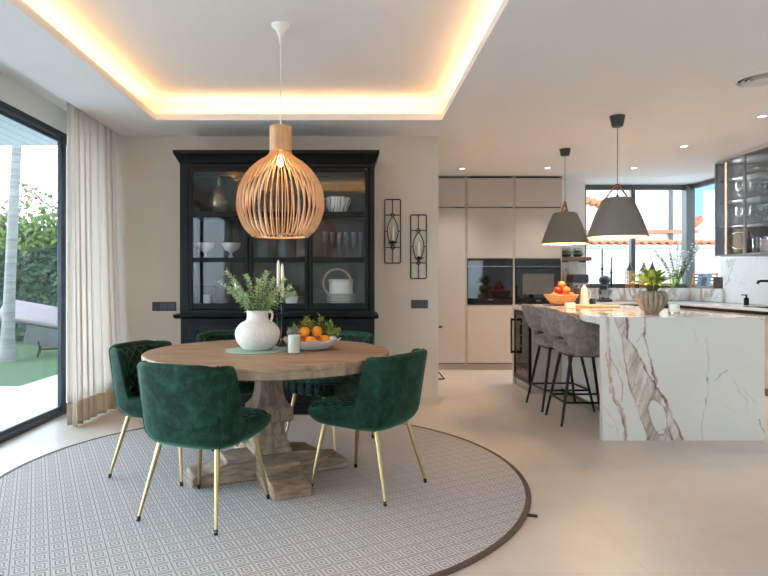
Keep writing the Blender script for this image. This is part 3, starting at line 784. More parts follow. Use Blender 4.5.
for cx in cxs:
    d = MB(); x0, x1 = cx-dw/2+0.003, cx+dw/2-0.003
    gx0, gx1 = cx-0.230, cx+0.230; z0, z1 = 0.928, 2.182
    ya, yb = CF-0.012, CF+0.016
    d.box(x0, gx0, ya, yb, z0, z1); d.box(gx1, x1, ya, yb, z0, z1)
    for a, c_ in ((z0, 0.982), (1.346, 1.388), (1.744, 1.794), (2.15, z1)): d.box(gx0, gx1, ya, yb, a, c_)
    dd = d.build('glazed_door', M['black_wood'], cab, bevel=0.004)
    for a, c_ in ((0.982, 1.346), (1.388, 1.744), (1.794, 2.15)):
        MB().box(gx0, gx1, CF+0.001, CF+0.004, a, c_).build('pane', M['cab_glass'], dd, smooth=False)
SZ = [0.9555, 1.3845, 1.7845]
# contents
o = thing('mosaic_bottle', 'glinting faceted glass bottle on the top left cabinet shelf', 'vase', (-1.22, 5.46, SZ[2]))
bp = spline([(0.04, 0), (0.065, 0.03), (0.088, 0.09), (0.086, 0.15), (0.06, 0.215), (0.026, 0.25), (0.02, 0.29), (0.028, 0.315)], 3)
m_ = mat('mercury_glass', rgb(172, 160, 128), 0.18, 0.8, var=0.5, nscale=45, bmp=0.6, bscale=40); M['mercury'] = m_
MB().lathe([(0,0)] + [(p.x, p.y) for p in bp] + [(0, 0.315)], 16).build('body', M['mercury'], o, ang=5)
MB().ball((0,0,0.335), 0.02, 12).build('stopper', M['mercury'], o)
cup = None
for (x, lab) in ((-1.335, 'white footed bowl at the left end of the middle cabinet shelf'), (-1.10, 'white footed bowl nearest the lamp, on the middle left shelf')):
    if cup is None:
        cup = thing('footed_bowl', lab, 'bowl', (x, 5.42, SZ[1]), 0, 'white footed bowls in the cabinet'); cup.scale = (0.82,)*3
        MB().lathe([(0, 0), (0.045, 0), (0.042, 0.008), (0.015, 0.03), (0.012, 0.055), (0.03, 0.075), (0.075, 0.095), (0.10, 0.14), (0.105, 0.17), (0.10, 0.17), (0.09, 0.135), (0.06, 0.1), (0, 0.085)], 40).build('bowl', M['porcelain'], cup)
        MB().lathe([(0.104, 0.166), (0.107, 0.168), (0.104, 0.172), (0.099, 0.17), (0.104, 0.166)], 40, cap=False).build('rim', M['porcelain'], cup)
    else: dup(cup, (x, 5.42, SZ[1]), 0.3, lab)
pb, nt, b = newmat('swirl_porcelain'); v = coords(nt)
w_ = nt.nodes.new('ShaderNodeTexWave'); nt.links.new(v, w_.inputs[0]); w_.inputs['Scale'].default_value = 9; w_.inputs['Distortion'].default_value = 9; w_.inputs['Detail'].default_value = 1
nt.links.new(ramp(nt, w_.outputs['Fac'], [(0.0, rgb(120,122,124)), (0.1, rgb(150,150,150)), (0.2, rgb(240,238,234)), (1.0, rgb(240,238,234))]), b.inputs['Base Color']); b.inputs['Roughness'].default_value = 0.25
M['swirl'] = pb
o = MB().lathe([(0, 0), (0.06, 0), (0.065, 0.01), (0.10, 0.06), (0.12, 0.115), (0.124, 0.15), (0.118, 0.15), (0.11, 0.11), (0.085, 0.05), (0, 0.018)], 48).build('swirl_bowl', M['swirl'])
tag(o, 'white bowl with grey swirls on the top right cabinet shelf', 'bowl'); o.location = (-0.13, 5.43, SZ[2])
tum = None; row = [-0.245, -0.18, -0.115, -0.05, 0.015, 0.08]
ords = ['leftmost', 'second from the left', 'third from the left', 'third from the right', 'second from the right', 'rightmost']
for x, w in zip(row, ords):
    lab = 'tall clear champagne glass on the middle right shelf, %s of the row' % w
    if tum is None:
        tum = thing('champagne_glass', lab, 'glass', (x, 5.40, SZ[1]), 0, 'champagne glasses in the cabinet')
        MB().lathe([(0, 0), (0.026, 0), (0.024, 0.004), (0.005, 0.012), (0.004, 0.07), (0.004, 0.075)], 20).build('stem', M['clear'], tum)
        MB().lathe([(0.004, 0.0755), (0.016, 0.10), (0.024, 0.16), (0.025, 0.24), (0.0235, 0.24), (0.022, 0.16), (0.012, 0.10), (0, 0.082)], 24).build('bowl', M['clear'], tum)
    else: dup(tum, (x, 5.40 + rnd.uniform(-.02, .03), SZ[1]), 0, lab)
o = thing('decorative_plate', 'dark round plate with pale ring standing at back of the lower right shelf', 'plate', (-0.14, 5.615, SZ[0]+0.001))
Mx = Matrix.Translation((0, 0.0, 0.205)) @ Matrix.Rotation(R(86), 4, 'X')
MB().lathe([(0, 0), (0.19, 0.0), (0.2, 0.012), (0.19, 0.014), (0, 0.01)], 48, M=Mx).build('plate', M['black_inner'], o)
MB().lathe([(0.12, 0.0145), (0.14, 0.0145), (0.14, 0.019), (0.12, 0.019), (0.12, 0.0145)], 48, M=Mx, cap=False).build('ring', M['board_wood'], o)
pg = None
heights = 0
for k in range(6):
    lab = ['white dinner plate lying on the lower right cabinet shelf, bottom of its stack', 'white dinner plate, second from bottom of the lower right shelf stack', 'white dinner plate, third from bottom of the lower right shelf stack', 'white dinner plate, third from top of the lower right shelf stack', 'white dinner plate, second from top of the lower right shelf stack', 'white dinner plate, topmost of the lower right shelf stack'][k]
    z = SZ[0] + 0.001 + k*0.0185
    if pg is None:
        pg = thing('dinner_plate', lab, 'plate', (-0.10, 5.43, z), 0, 'stacked white plates')
        MB().lathe([(0, 0), (0.08, 0), (0.085, 0.004), (0.135, 0.014), (0.134, 0.018), (0.085, 0.009), (0, 0.006)], 40).build('well', M['porcelain'], pg)
    else: dup(pg, (-0.10, 5.43, z), 0, lab)
# deep box-like pale pot on the plates, as in the photograph
o = thing('round_tin', 'round white lidded tin on top of the stacked plates', 'tin', (-0.10, 5.43, SZ[0] + 0.001 + 6*0.0185 + 0.001))
MB().lathe([(0, 0), (0.108, 0), (0.11, 0.004), (0.11, 0.10), (0, 0.10)], 40).build('tin_body', M['porcelain'], o)
MB().lathe([(0, 0.1005), (0.114, 0.1005), (0.114, 0.122), (0.11, 0.126), (0, 0.127)], 40).build('lid', M['chalk'], o)
o = thing('lantern', 'small black metal lantern on the lower left cabinet shelf', 'lantern', (-1.33, 5.45, SZ[0]+0.001))
mb = MB(); mb.box(-.07,.07,-.07,.07,0,.012); mb.box(-.07,.07,-.07,.07,.17,.182)
for sx in (-1,1):
    for sy in (-1,1): mb.box(sx*.065-.005, sx*.065+.005, sy*.065-.005, sy*.065+.005, .012, .17)
mb.build('frame', M['black_metal'], o); MB().cyl(0,0,.0125,.10,.03).build('candle', M['candle'], o)
o = thing('succulent_pot', 'small succulent in a white pot on the lower middle shelf', 'plant', (-0.55, 5.42, SZ[0]+0.001))
MB().lathe([(0,0),(0.05,0),(0.062,0.05),(0.064,0.085),(0.058,0.085),(0.05,0.05),(0,0.045)], 32).build('pot', M['porcelain'], o)
ml = MB()
for k in range(70):
    a = rnd.uniform(0, 6.28); el = rnd.uniform(0.2, 1.4)
    d = Vector((math.cos(a)*math.cos(el), math.sin(a)*math.cos(el), math.sin(el)))
    ml.leaf((0.02*math.cos(a), 0.02*math.sin(a), 0.07), d, (0,0,1), rnd.uniform(0.06, 0.10), 0.026)
ml.build('leaves', M['leaf_euc'], o, recalc=False)
jar = None
for k, (x, w) in enumerate(((-0.82, 'left'), (-0.64, 'middle'), (-0.47, 'right'))):
    lab = 'clear glass storage jar behind the slat lamp, %s of three on middle shelf' % w
    if jar is None:
        jar = thing('glass_jar', lab, 'jar', (x, 5.45, SZ[1]), 0, 'glass jars in the cabinet')
        MB().lathe([(0,0),(0.055,0),(0.058,0.01),(0.058,0.19),(0.05,0.20),(0.047,0.195),(0.054,0.185),(0.054,0.012),(0,0.008)], 28).build('jar', M['clear'], jar)
        MB().lathe([(0,0.2005),(0.05,0.2005),(0.05,0.215),(0.012,0.222),(0.014,0.24),(0,0.244)], 24).build('lid', M['steel'], jar)
    else: dup(jar, (x, 5.45, SZ[1]), 0, lab)

# ------------------------------------------------------------------ wall pieces by the cabinet
def sconce(cx, z0, z1, lab, first=[None]):
    W = 0.075; H = z1-z0
    if first[0] is None:
        t = thing('wall_sconce', lab, 'wall sconce', (cx, YW-0.02, z0), 0, 'black wire candle sconces on the dining wall')
        f = MB(); r = 0.005
        rr = 0.012
        pts = []
        for (qx, qz, a0) in ((W-rr, rr, -90), (W-rr, H-rr, 0), (-W+rr, H-rr, 90), (-W+rr, rr, 180)):
            for i in range(5):
                a = R(a0 + 90*i/4); pts.append((qx+rr*math.cos(a), 0, qz+rr*math.sin(a)))
        f.tube(pts, r, 8, closed=True)
        zl, zh = H*0.245, H*0.755
        for z in (zl, zh): f.tube([(-W, 0, z), (W, 0, z)], r*0.8, 8)
        f.tube([(0,0,0), (0,0,zl-0.014)], r*0.8, 8); f.tube([(0,0,zh+0.014), (0,0,H)], r*0.8, 8)
        for z in (zl, zh): f.tube([(0.016*math.cos(a), 0, z+0.016*math.sin(a)) for a in [2*PI*i/16 for i in range(16)]], r*0.8, 8, closed=True)
        for s in (-1, 1):
            f.tube([(s*0.052*math.sin(PI*i/16)**0.8, 0, zl+0.016+(zh-zl-0.032)*i/16) for i in range(17)], r*0.8, 8)
            f.tube([(s*0.05, 0, H*0.5), (s*W, 0, H*0.5)], r*0.8, 8)
        f.build('frame', M['black_metal'], t)
        p = MB(); p.lathe([(0, H*0.30), (0.012, H*0.30), (0.05, H*0.318), (0.052, H*0.322), (0.015, H*0.312), (0.015, H*0.345), (0, H*0.345)], 24, (0, -0.035, 0))
        p.tube([(0, 0, zl+0.016), (0, -0.02, zl+0.02), (0, -0.035, H*0.305)], 0.005, 8)
        p.build('candle_cup', M['black_metal'], t)
        MB().lathe([(0, H*0.346), (0.0125, H*0.346), (0.0115, H*0.57), (0.003, H*0.58), (0, H*0.58)], 16, (0, -0.035, 0)).build('candle', M['candle'], t)
        for s in (-1, 1): MB().cyl(0, 0, 0, 0.019, 0.005, n=8, M=Matrix.Translation((0, 0.0, H*0.5+s*H*0.48)) @ Matrix.Rotation(R(-90), 4, 'X')).build('wall_peg', M['black_metal'], t)
        first[0] = t
    else: dup(first[0], (cx, YW-0.02, z0), 0, lab)
sconce(0.389, 1.352, 1.96, 'black wire wall sconce with candle, higher one beside the cabinet')
sconce(0.636, 1.204, 1.812, 'black wire wall sconce with candle, lower one near the wall end')
def switchplate(x0, x1, z0, z1, n, lab):
    t = thing('switch_plate', lab, 'light switch', ((x0+x1)/2, YW-0.001, z0))
    w = x1-x0; h = z1-z0
    MB().box(-w/2, w/2, -0.008, 0, 0, h).build('plate', M['switch'], t, bevel=0.002)
    for i in range(n):
        s = w/n; MB().box(-w/2+s*i+0.006, -w/2+s*(i+1)-0.006, -0.012, -0.0082, 0.012, h-0.012).build('rocker', M['switch'], t, bevel=0.002)
switchplate(-1.916, -1.686, 0.893, 0.98, 3, 'dark triple light switch on the wall left of the cabinet')
switchplate(0.565, 0.728, 0.917, 0.998, 2, 'dark double light switch below the sconces near the wall end')

# ------------------------------------------------------------------ kitchen: tall units
YF = 7.87
def doorbox(x0, x1, z0, z1, parent, name='door', m='taupe', y=YF):
    return MB().box(x0, x1, y, y+0.02, z0, z1).build(name, M[m], parent, bevel=0.0025)
cols = [(0.885, 1.495, 'taupe full-height kitchen cupboard beside the dining wall end'), (1.525, 2.130, 'taupe tall kitchen unit holding the left oven'), (2.157, 2.765, 'taupe tall kitchen unit holding the right oven')]
struct(MB().box(0.2625, 0.868, 7.89, YK, 0, 2.9).build('wall_kitchen_return', M['wall_white']))
for k, (x0, x1, lab) in enumerate(cols):
    t = thing('tall_cabinet', lab, 'cabinet', (0, 0, 0), 0, 'taupe tall kitchen units')
    c_ = MB(); g = 0.0130
    oven = k >= 1
    c_.box(x0-g, x0+0.004, YF+0.022, 8.48, 0.08, 2.565); c_.box(x1-0.004, x1+g, YF+0.022, 8.48, 0.08, 2.565)
    c_.box(x0+0.004, x1-0.004, 8.45, 8.48, 0.08, 2.565)
    c_.box(x0+0.004, x1-0.004, YF+0.022, 8.45, 0.08, 0.1); c_.box(x0+0.004, x1-0.004, YF+0.022, 8.45, 2.545, 2.565)
    if oven: c_.box(x0+0.004, x1-0.004, YF+0.022, 8.45, 0.85, 0.874); c_.box(x0+0.004, x1-0.004, YF+0.022, 8.45, 1.466, 1.488)
    c_.build('carcass', M['taupe_dark'], t)
    pf = MB()
    pf.box(x0-g, x0-0.003, YF+0.004, YF+0.0215, 0.08, 2.565); pf.box(x1+0.003, x1+g, YF+0.004, YF+0.0215, 0.08, 2.565)
    pf.build('edge_profile', M['profile'], t)
    MB().box(x0-g, x1+g, YF+0.06, YF+0.075, 0.0, 0.08).build('plinth', M['taupe'], t)
    doorbox(x0, x1, 2.16, 2.54, t)
    if not oven: doorbox(x0, x1, 0.095, 2.148, t)
    else:
        doorbox(x0, x1, 1.48, 2.148, t); doorbox(x0, x1, 0.095, 0.862, t)
        MB().box(x0+0.03, x1-0.03, YF+0.006, YF+0.02, 2.545, 2.564).build('vent_slot', M['dark_gap'], t)
for k, (x0, x1, lab) in enumerate(cols[1:]):
    t = thing('oven', 'black glass built-in oven at left, reflecting the potted plant' if k == 0 else 'black glass built-in oven at right, above the fruit bowl', 'oven', ((x0+x1)/2, YF-0.005, 0.876))
    w = (x1-x0)/2 - 0.006; h = 0.588
    MB().box(-w+0.01, w-0.01, 0.03, 0.5, 0.004, h-0.004).build('housing', M['black_metal'], t)
    MB().box(-w, w, -0.008, 0.026, h-0.088, h).build('control_panel', M['oven_glass'], t, bevel=0.002)
    d = MB().box(-w, w, -0.008, 0.026, 0.075, h-0.092).build('door', M['oven_glass'], t, bevel=0.002)
    MB().box(-w, w, -0.004, 0.026, 0.0, 0.072).build('lower_panel', M['oven_glass'], t, bevel=0.002)
    MB().box(-w, w, -0.0085, -0.0075, h-0.092, h-0.088).build('trim_line', M['steel'], t)
    MB().box(-0.03, 0.03, -0.0095, -0.0085, 0.052 if k == 0 else 0.04, 0.062 if k == 0 else 0.05).build('badge', M['steel'], t)
    if k == 1:
        mb = MB().box(-w+0.02, w-0.02, -0.045, -0.033, h-0.125, h-0.108)
        for s in (-1, 1): mb.box(s*(w-0.05)-0.008, s*(w-0.05)+0.008, -0.033, -0.009, h-0.122, h-0.111)
        mb.build('handle', M['black_metal'], d, bevel=0.003)
        MB().box(-w+0.09, w-0.09, -0.0095, -0.0085, 0.13, 0.40).build('viewing_window', mat('bronze_oven_window', rgb(96, 88, 78), 0.12), d)
# black stand whose foot shows past the wall end
t = thing('floor_stand', 'thin black metal floor stand mostly hidden behind the dining wall end', 'stand', (0.98, 7.15, 0))
for k in range(3):
    a = R(-18 + 120*k); MB().tube([(0.02*math.cos(a), 0.02*math.sin(a), 0.14), (0.13*math.cos(a), 0.13*math.sin(a), 0.008)], 0.007, 8).build('leg', M['black_metal'], t)
MB().tube([(0.125*math.cos(a), 0.125*math.sin(a), 0.008) for a in [R(-18+120*k) for k in range(3)]], 0.006, 8, closed=True).build('base_ring', M['black_metal'], t)
MB().cyl(0, 0, 0.1, 0.62, 0.011).build('pole', M['black_metal'], t)
MB().lathe([(0,0.62),(0.1,0.62),(0.11,0.63),(0.1,0.64),(0,0.64)], 32).build('tray_top', M['black_metal'], t)

# ------------------------------------------------------------------ island
IX0, IX1, IY0, IY1, IH = 1.852, 3.052, 4.40, 6.87, 0.912
iw = thing('island_worktop', 'brown-veined white marble island worktop with waterfall end', 'worktop', (0,0,0))
# front slab with veins
nx, nz = 330, 250
sx = np.linspace(0, 1, nx+1); sz = np.linspace(0, 1, nz+1)
S, T = np.meshgrid(sx, sz)
def fbm(x, y, sc, seed, oct=4):
    out = np.zeros_like(x); amp = 1.0
    r_ = np.random.RandomState(seed)
    for o_ in range(oct):
        G = r_.rand(64, 64)
        u_ = x*sc*2**o_; v_ = y*sc*2**o_
        i = np.floor(u_).astype(int); j = np.floor(v_).astype(int); a = u_-i; b2 = v_-j
        a = a*a*(3-2*a); b2 = b2*b2*(3-2*b2)
        g = lambda p, q: G[p % 64, q % 64]
        out += amp*((g(i,j)*(1-a)+g(i+1,j)*a)*(1-b2) + (g(i,j+1)*(1-a)+g(i+1,j+1)*a)*b2 - 0.5); amp *= 0.5
    return out
ux = 75 + 590*S + 9*fbm(S, T*0.75, 7, 1) + 5*fbm(S, T, 26, 2); uy = 545 - 445*T + 9*fbm(S, T*0.75, 7, 3) + 5*fbm(S, T, 26, 4)
col = np.empty(S.shape + (3,)); col[:] = [lin(216), lin(210), lin(202)]
col *= (1 + 0.05*fbm(S, T, 3, 5))[..., None]
def dist(poly):
    d = np.full(S.shape, 1e9)
    for (ax, ay), (bx, by) in zip(poly, poly[1:]):
        vx, vy = bx-ax, by-ay; L2 = vx*vx+vy*vy
        t_ = np.clip(((ux-ax)*vx + (uy-ay)*vy)/L2, 0, 1)
        d = np.minimum(d, np.hypot(ux-ax-t_*vx, uy-ay-t_*vy))
    return d
def inside(poly):
    r_ = np.zeros(S.shape, bool); n_ = len(poly)
    for k in range(n_):
        (ax, ay), (bx, by) = poly[k], poly[(k+1) % n_]
        if ay == by: continue
        c_ = ((ay > uy) != (by > uy)) & (ux < (bx-ax)*(uy-ay)/(by-ay)+ax)
        r_ ^= c_
    return r_
def blend(a, c3):
    global col
    a = np.clip(a, 0, 1)[..., None]; col = col*(1-a) + np.array([lin(x) for x in c3])*a
Lft = [(112,95),(150,190),(163,300),(192,400),(224,500),(240,550)]
Rgt = [(372,550),(342,480),(312,410),(272,350),(217,255),(172,180),(165,95)]
band = inside(Lft+Rgt)
edge = np.minimum(dist(Lft), dist(Rgt))
streak = fbm((ux + 0.42*uy)/590*6, uy/445*0.6, 4, 9)
blend(np.where(band, 0.85, 0)*np.clip(0.45+edge/60, 0, 1), (190, 174, 156))
blend(np.where(band, 1, 0)*np.clip(streak*1.6+0.1, 0, 0.75), (156, 136, 118))
blend(np.where(band, 1, 0)*np.clip(-streak*1.7-0.05, 0, 0.8), (222, 214, 204))
for sd, k_ in ((21, 0.035), (22, 0.05), (23, 0.03)):
    rg_ = np.abs(fbm((ux + 0.42*uy)/590*5, uy/445*0.9, 2, sd, 3))
    blend(np.where(band, 0.5, 0)*np.clip(1-rg_/k_, 0, 1), (150, 120, 96))
# pale islet in the band
e_ = np.hypot((ux-274 - 0.22*(uy-450))/27, (uy-450)/68) + 0.5*fbm(S, T, 8, 41)
blend(np.clip((1.02-e_)*12, 0, 1), (214, 207, 198)); blend(np.clip(1-np.abs(e_-1.02)*9, 0, 0.6), (140, 104, 80))
for poly, w_, c3, a_ in [
    (Rgt[:5], 5.5, (126, 84, 58), 0.95), (Rgt[4:], 3.5, (150, 112, 86), 0.8), (Lft[1:], 3.2, (134, 100, 76), 0.85), (Lft[:3], 2.5, (160,130,104), 0.7),
    ([(165,95),(168,180)], 7, (120, 78, 52), 0.95), ([(168,180),(215,255)], 3, (120,78,52), 0.7),
    ([(90,95),(92,190),(102,240),(98,300),(115,390),(145,430),(156,500),(150,550)], 9, (172, 136, 106), 0.8),
    ([(92,190),(86,240),(96,300),(100,370)], 4, (196, 138, 92), 0.9), ([(98,110),(100,250)], 3, (140, 92, 60), 0.7), ([(115,390),(150,470),(156,545)], 3, (120, 80, 56), 0.8),
    ([(105,245),(130,290),(150,335),(146,400)], 3.5, (168, 124, 92), 0.8), ([(95,150),(118,200),(150,290)], 2.2, (170, 140, 112), 0.6),
    ([(80,420),(120,480),(130,545)], 1.6, (160,140,124), 0.5), ([(85,480),(110,500)], 1.6, (150,130,114), 0.5),
    ([(228,95),(227,175),(244,230),(260,285),(270,350)], 5.5, (128, 74, 50), 0.95), ([(227,150),(200,195)], 2.5, (140,96,72), 0.7), ([(262,290),(275,330),(270,352)], 5, (138,84,58), 0.8),
    ([(235,530),(265,515),(300,500),(325,540)], 5, (134, 92, 66), 0.8), ([(255,500),(235,545)], 4, (120,74,50), 0.9), ([(318,500),(330,548)], 6, (120,76,52), 0.8),
    ([(455,180),(461,260),(454,320),(463,345),(450,400),(440,470),(435,550)], 2.4, (160, 158, 156), 0.75), ([(454,320),(464,346)], 4, (120,118,118), 0.8), ([(450,395),(447,415)], 4, (110,108,108), 0.8),
    ([(478,337),(500,306),(527,290)], 2.6, (136, 134, 134), 0.85), ([(548,318),(575,372),(606,412)], 2.2, (150, 148, 148), 0.7), ([(584,358),(636,416)], 1.8, (160,158,156), 0.6),
    ([(408,125),(421,192)], 2.4, (176, 172, 168), 0.6), ([(598,420),(602,455)], 1.8, (165,162,160), 0.5), ([(400,405),(480,400),(560,442)], 1.6, (190,188,186), 0.6),
    ([(640,470),(650,500),(668,535)], 3.2, (130, 112, 96), 0.85), ([(640,470),(641,490)], 3, (120,110,100), 0.6), ([(648,100),(660,106)], 3.5, (110,84,62), 0.8), ([(298,385),(310,402)], 5, (120,76,52), 0.7)]:
    blend(0.85*a_*np.clip(0.95+1.2*fbm(S, T, 9, 31), 0.4, 1)*np.clip((0.62*w_*(1+1.1*fbm(S, T, 22, 17)) - dist(poly))/2.2 + 0.5, 0, 1), c3)
n_ = (nx+1)*(nz+1)
vx = IX0 + (IX1-IX0)*S.ravel(); vz_ = IH*T.ravel()
verts = [(float(a), IY0, float(b2)) for a, b2 in zip(vx, vz_)]
faces = [(j*(nx+1)+i, j*(nx+1)+i+1, (j+1)*(nx+1)+i+1, (j+1)*(nx+1)+i) for j in range(nz) for i in range(nx)]
# close the slab behind the face (0.05 m thick)
bi = len(verts)
border = [i for i in range(nx+1)] + [j*(nx+1)+nx for j in range(1, nz+1)] + [nz*(nx+1)+i for i in range(nx-1, -1, -1)] + [j*(nx+1) for j in range(nz-1, 0, -1)]
for k in border: verts.append((verts[k][0], IY0+0.05, verts[k][2]))
m_ = len(border)
for k in range(m_): faces.append((border[k], bi+k, bi+(k+1) % m_, border[(k+1) % m_]))
faces.append(tuple(bi+k for k in range(m_)))
me = bpy.data.meshes.new('waterfall_panel'); me.from_pydata(verts, [], faces)
at_ = me.color_attributes.new('stone', 'FLOAT_COLOR', 'POINT')
cf = np.concatenate([col.reshape(-1, 3), col.reshape(-1, 3)[border]]); cf = np.concatenate([cf, np.ones((len(cf), 1))], 1)
at_.data.foreach_set('color', cf.astype(np.float32).ravel()); me.materials.append(M['slab'])
o = bpy.data.objects.new('waterfall_panel', me); C.objects.link(o); o.parent = iw
MB().box(IX0, IX1, IY0+0.051, IY1, IH-0.055, IH).build('top', M['marble_warm'], iw, bevel=0.002)
MB().box(IX0, IX1, IY1-0.04, IY1, 0.0, IH-0.056).build('rear_panel', M['worktop'], iw, bevel=0.002)
ib = thing('island_cabinet', 'white base cabinet under the marble island behind the stools', 'cabinet', (0,0,0))
MB().box(2.2, 2.98, IY0+0.052, IY1-0.042, 0.06, IH-0.056).build('body', M['worktop'], ib)
MB().box(2.24, 2.94, IY0+0.06, IY1-0.05, 0.0, 0.06).build('plinth', M['taupe_dark'], ib)
for k in range(3):
    y0 = IY0+0.07 + k*0.79; MB().box(2.981, 2.999, y0, y0+0.78, 0.075, IH-0.09).build('door', M['taupe'], ib, bevel=0.002)
wc = thing('wine_cooler', 'built-in wine cooler with dark glass door at far end of island', 'wine cooler', (0,0,0))
WY0, WY1 = 6.24, IY1-0.042
MB().box(1.885, 2.195, WY0, WY1, 0.0, IH-0.057).build('housing', M['taupe'], wc)
d = MB()
d.box(1.855, 1.883, WY0+0.004, WY0+0.05, 0.09, IH-0.065); d.box(1.855, 1.883, WY1-0.05, WY1-0.004, 0.09, IH-0.065)
d.box(1.855, 1.883, WY0+0.05, WY1-0.05, 0.09, 0.14); d.box(1.855, 1.883, WY0+0.05, WY1-0.05, IH-0.115, IH-0.065)
dd = d.build('door', M['black_metal'], wc, bevel=0.002)
MB().box(1.862, 1.87, WY0+0.05, WY1-0.05, 0.14, IH-0.115).build('pane', M['oven_glass'], dd)
for k in range(5): MB().box(1.8585, 1.8615, WY0+0.06, WY1-0.06, 0.22+0.12*k, 0.232+0.12*k).build('rack_edge', M['frame_grey'], dd)
h = MB(); h.box(1.80, 1.815, WY1-0.10, WY1-0.065, 0.36, 0.76); h.box(1.815, 1.854, WY1-0.095, WY1-0.07, 0.73, 0.755); h.box(1.815, 1.854, WY1-0.095, WY1-0.07, 0.365, 0.39)
h.build('handle', M['black_metal'], dd, bevel=0.003)
MB().box(1.87, 1.884, WY0+0.01, WY1-0.01, 0.0, 0.085).build('vent_grille', M['steel'], wc)

# things on the island
pt = thing('potted_plant', 'yellow-green leafy plant in a ribbed stoneware pot on the island front', 'plant', (2.44, 4.84, IH+0.0008)); pt.scale = (0.95,)*3
pr = spline([(0.055, 0), (0.06, 0.012), (0.09, 0.05), (0.117, 0.105), (0.122, 0.145), (0.112, 0.18), (0.095, 0.197)], 5)
p_ = MB(); prof = [(0,0)] + [(q.x, q.y) for q in pr] + [(0.086, 0.198), (0.088, 0.17), (0, 0.165)]
p_.lathe(prof, 180)
def ribs(v):
    x, y, z = v; r0 = math.hypot(x, y)
    if r0 < 0.05 or z > 0.199: return v
    k = 1 + (0.2*abs(math.cos(9*math.atan2(y, x)))**0.7 - 0.15)*math.sin(PI*min(1, max(0, z/0.2)))**0.7
    return (x*k, y*k, z)
p_.v = [ribs(v) for v in p_.v]; p_.build('pot', M['pot'], pt, ang=60)
def broad_leaf(mb, base, d, L, W, droop):
    base = Vector(base); d = Vector(d).normalized(); side = d.cross(Vector((0,0,1)))
    if side.length < 1e-3: side = Vector((1,0,0))
    side.normalize(); vs = []; fs = []; n = 8
    for i in range(n+1):
        t = i/n; c_ = base + d*L*t + Vector((0,0,-droop*L*t*t))
        w = W*math.sin(PI*min(1, 0.04+t*0.96))**0.8*(1-0.35*t)*0.5
        up = side.cross(d).normalized()
        vs += [c_ - side*w + up*w*0.35, c_, c_ + side*w + up*w*0.35]
    for i in range(n):
        for j in range(2): fs.append((i*3+j, i*3+j+1, (i+1)*3+j+1, (i+1)*3+j))
    mb.add(vs, fs)
ml = MB(); ml2 = MB(); ms = MB()
for k in range(34):
    a = k*2.399; el = 0.2 + 1.15*((k*7) % 34)/34
    d = Vector((math.cos(a)*math.cos(el), math.sin(a)*math.cos(el), math.sin(el)))
    b0 = Vector((0.02*math.cos(a), 0.02*math.sin(a), 0.17)); pb_ = b0 + Vector((d.x*0.06, d.y*0.06, 0.05+0.10*math.sin(el)))
    ms.tube([b0, (b0+pb_)/2 + Vector((0,0,0.01)), pb_], 0.003, 6)
    broad_leaf(ml if k % 5 < 1 else ml2, pb_, d, rnd.uniform(0.10, 0.15), rnd.uniform(0.05, 0.07), 0.4)
for (dx, dy, el, L) in ((-0.55, -0.3, 0.75, 0.21), (-0.35, -0.1, 1.25, 0.22), (0.2, 0.1, 1.3, 0.2), (-0.7, 0.2, 0.8, 0.2), (0.6, 0.3, 0.7, 0.2), (0.5, -0.4, 0.6, 0.2), (-0.9, -0.1, 0.35, 0.16), (-0.25, -0.5, 1.05, 0.20), (0.3, -0.4, 0.9, 0.17), (0.95, -0.1, 0.25, 0.16)):
    d = Vector((dx, dy, math.tan(el)*math.hypot(dx, dy)))
    broad_leaf(ml, (dx*0.05, dy*0.05, 0.24), d, L, 0.075, 0.2); ms.tube([(0,0,0.17), (dx*0.05, dy*0.05, 0.242)], 0.0035, 6)
ml.build('young_leaves', M['leaf_lime'], pt, recalc=False); ml2.build('leaves', M['leaf_green'], pt, recalc=False); ms.build('stems', M['stem'], pt)
cc_ = thing('scented_candle', 'white candle jar with gold side band beside the ribbed pot', 'candle', (2.545, 4.70, IH+0.0008))
MB().lathe([(0,0),(0.038,0),(0.04,0.004),(0.04,0.088),(0.037,0.088),(0.037,0.07),(0,0.068)], 32).build('jar', M['marble'], cc_)
MB().lathe([(0.0402,0.01),(0.0412,0.01),(0.0412,0.022),(0.0402,0.022),(0.0402,0.01)], 32, cap=False).build('gold_band', M['gold'], cc_)
fb = thing('fruit_bowl', 'woven tan fruit bowl filled with fruit on the island far end', 'bowl', (2.285, 6.5, IH+0.0008))
w_ = MB()
w_.lathe([(0,0),(0.085,0),(0.1,0.012),(0.145,0.062),(0.178,0.115),(0.172,0.118),(0.138,0.066),(0.09,0.02),(0,0.012)], 48); w_.build('bowl', M['wicker'], fb)
r_ = MB()
for z, rr in ((0.03,0.117),(0.06,0.146),(0.09,0.164),(0.116,0.178)): r_.tube([(rr*math.cos(2*PI*i/40), rr*math.sin(2*PI*i/40), z) for i in range(40)], 0.006, 6, closed=True)
r_.build('wicker_hoops', M['wicker'], fb)
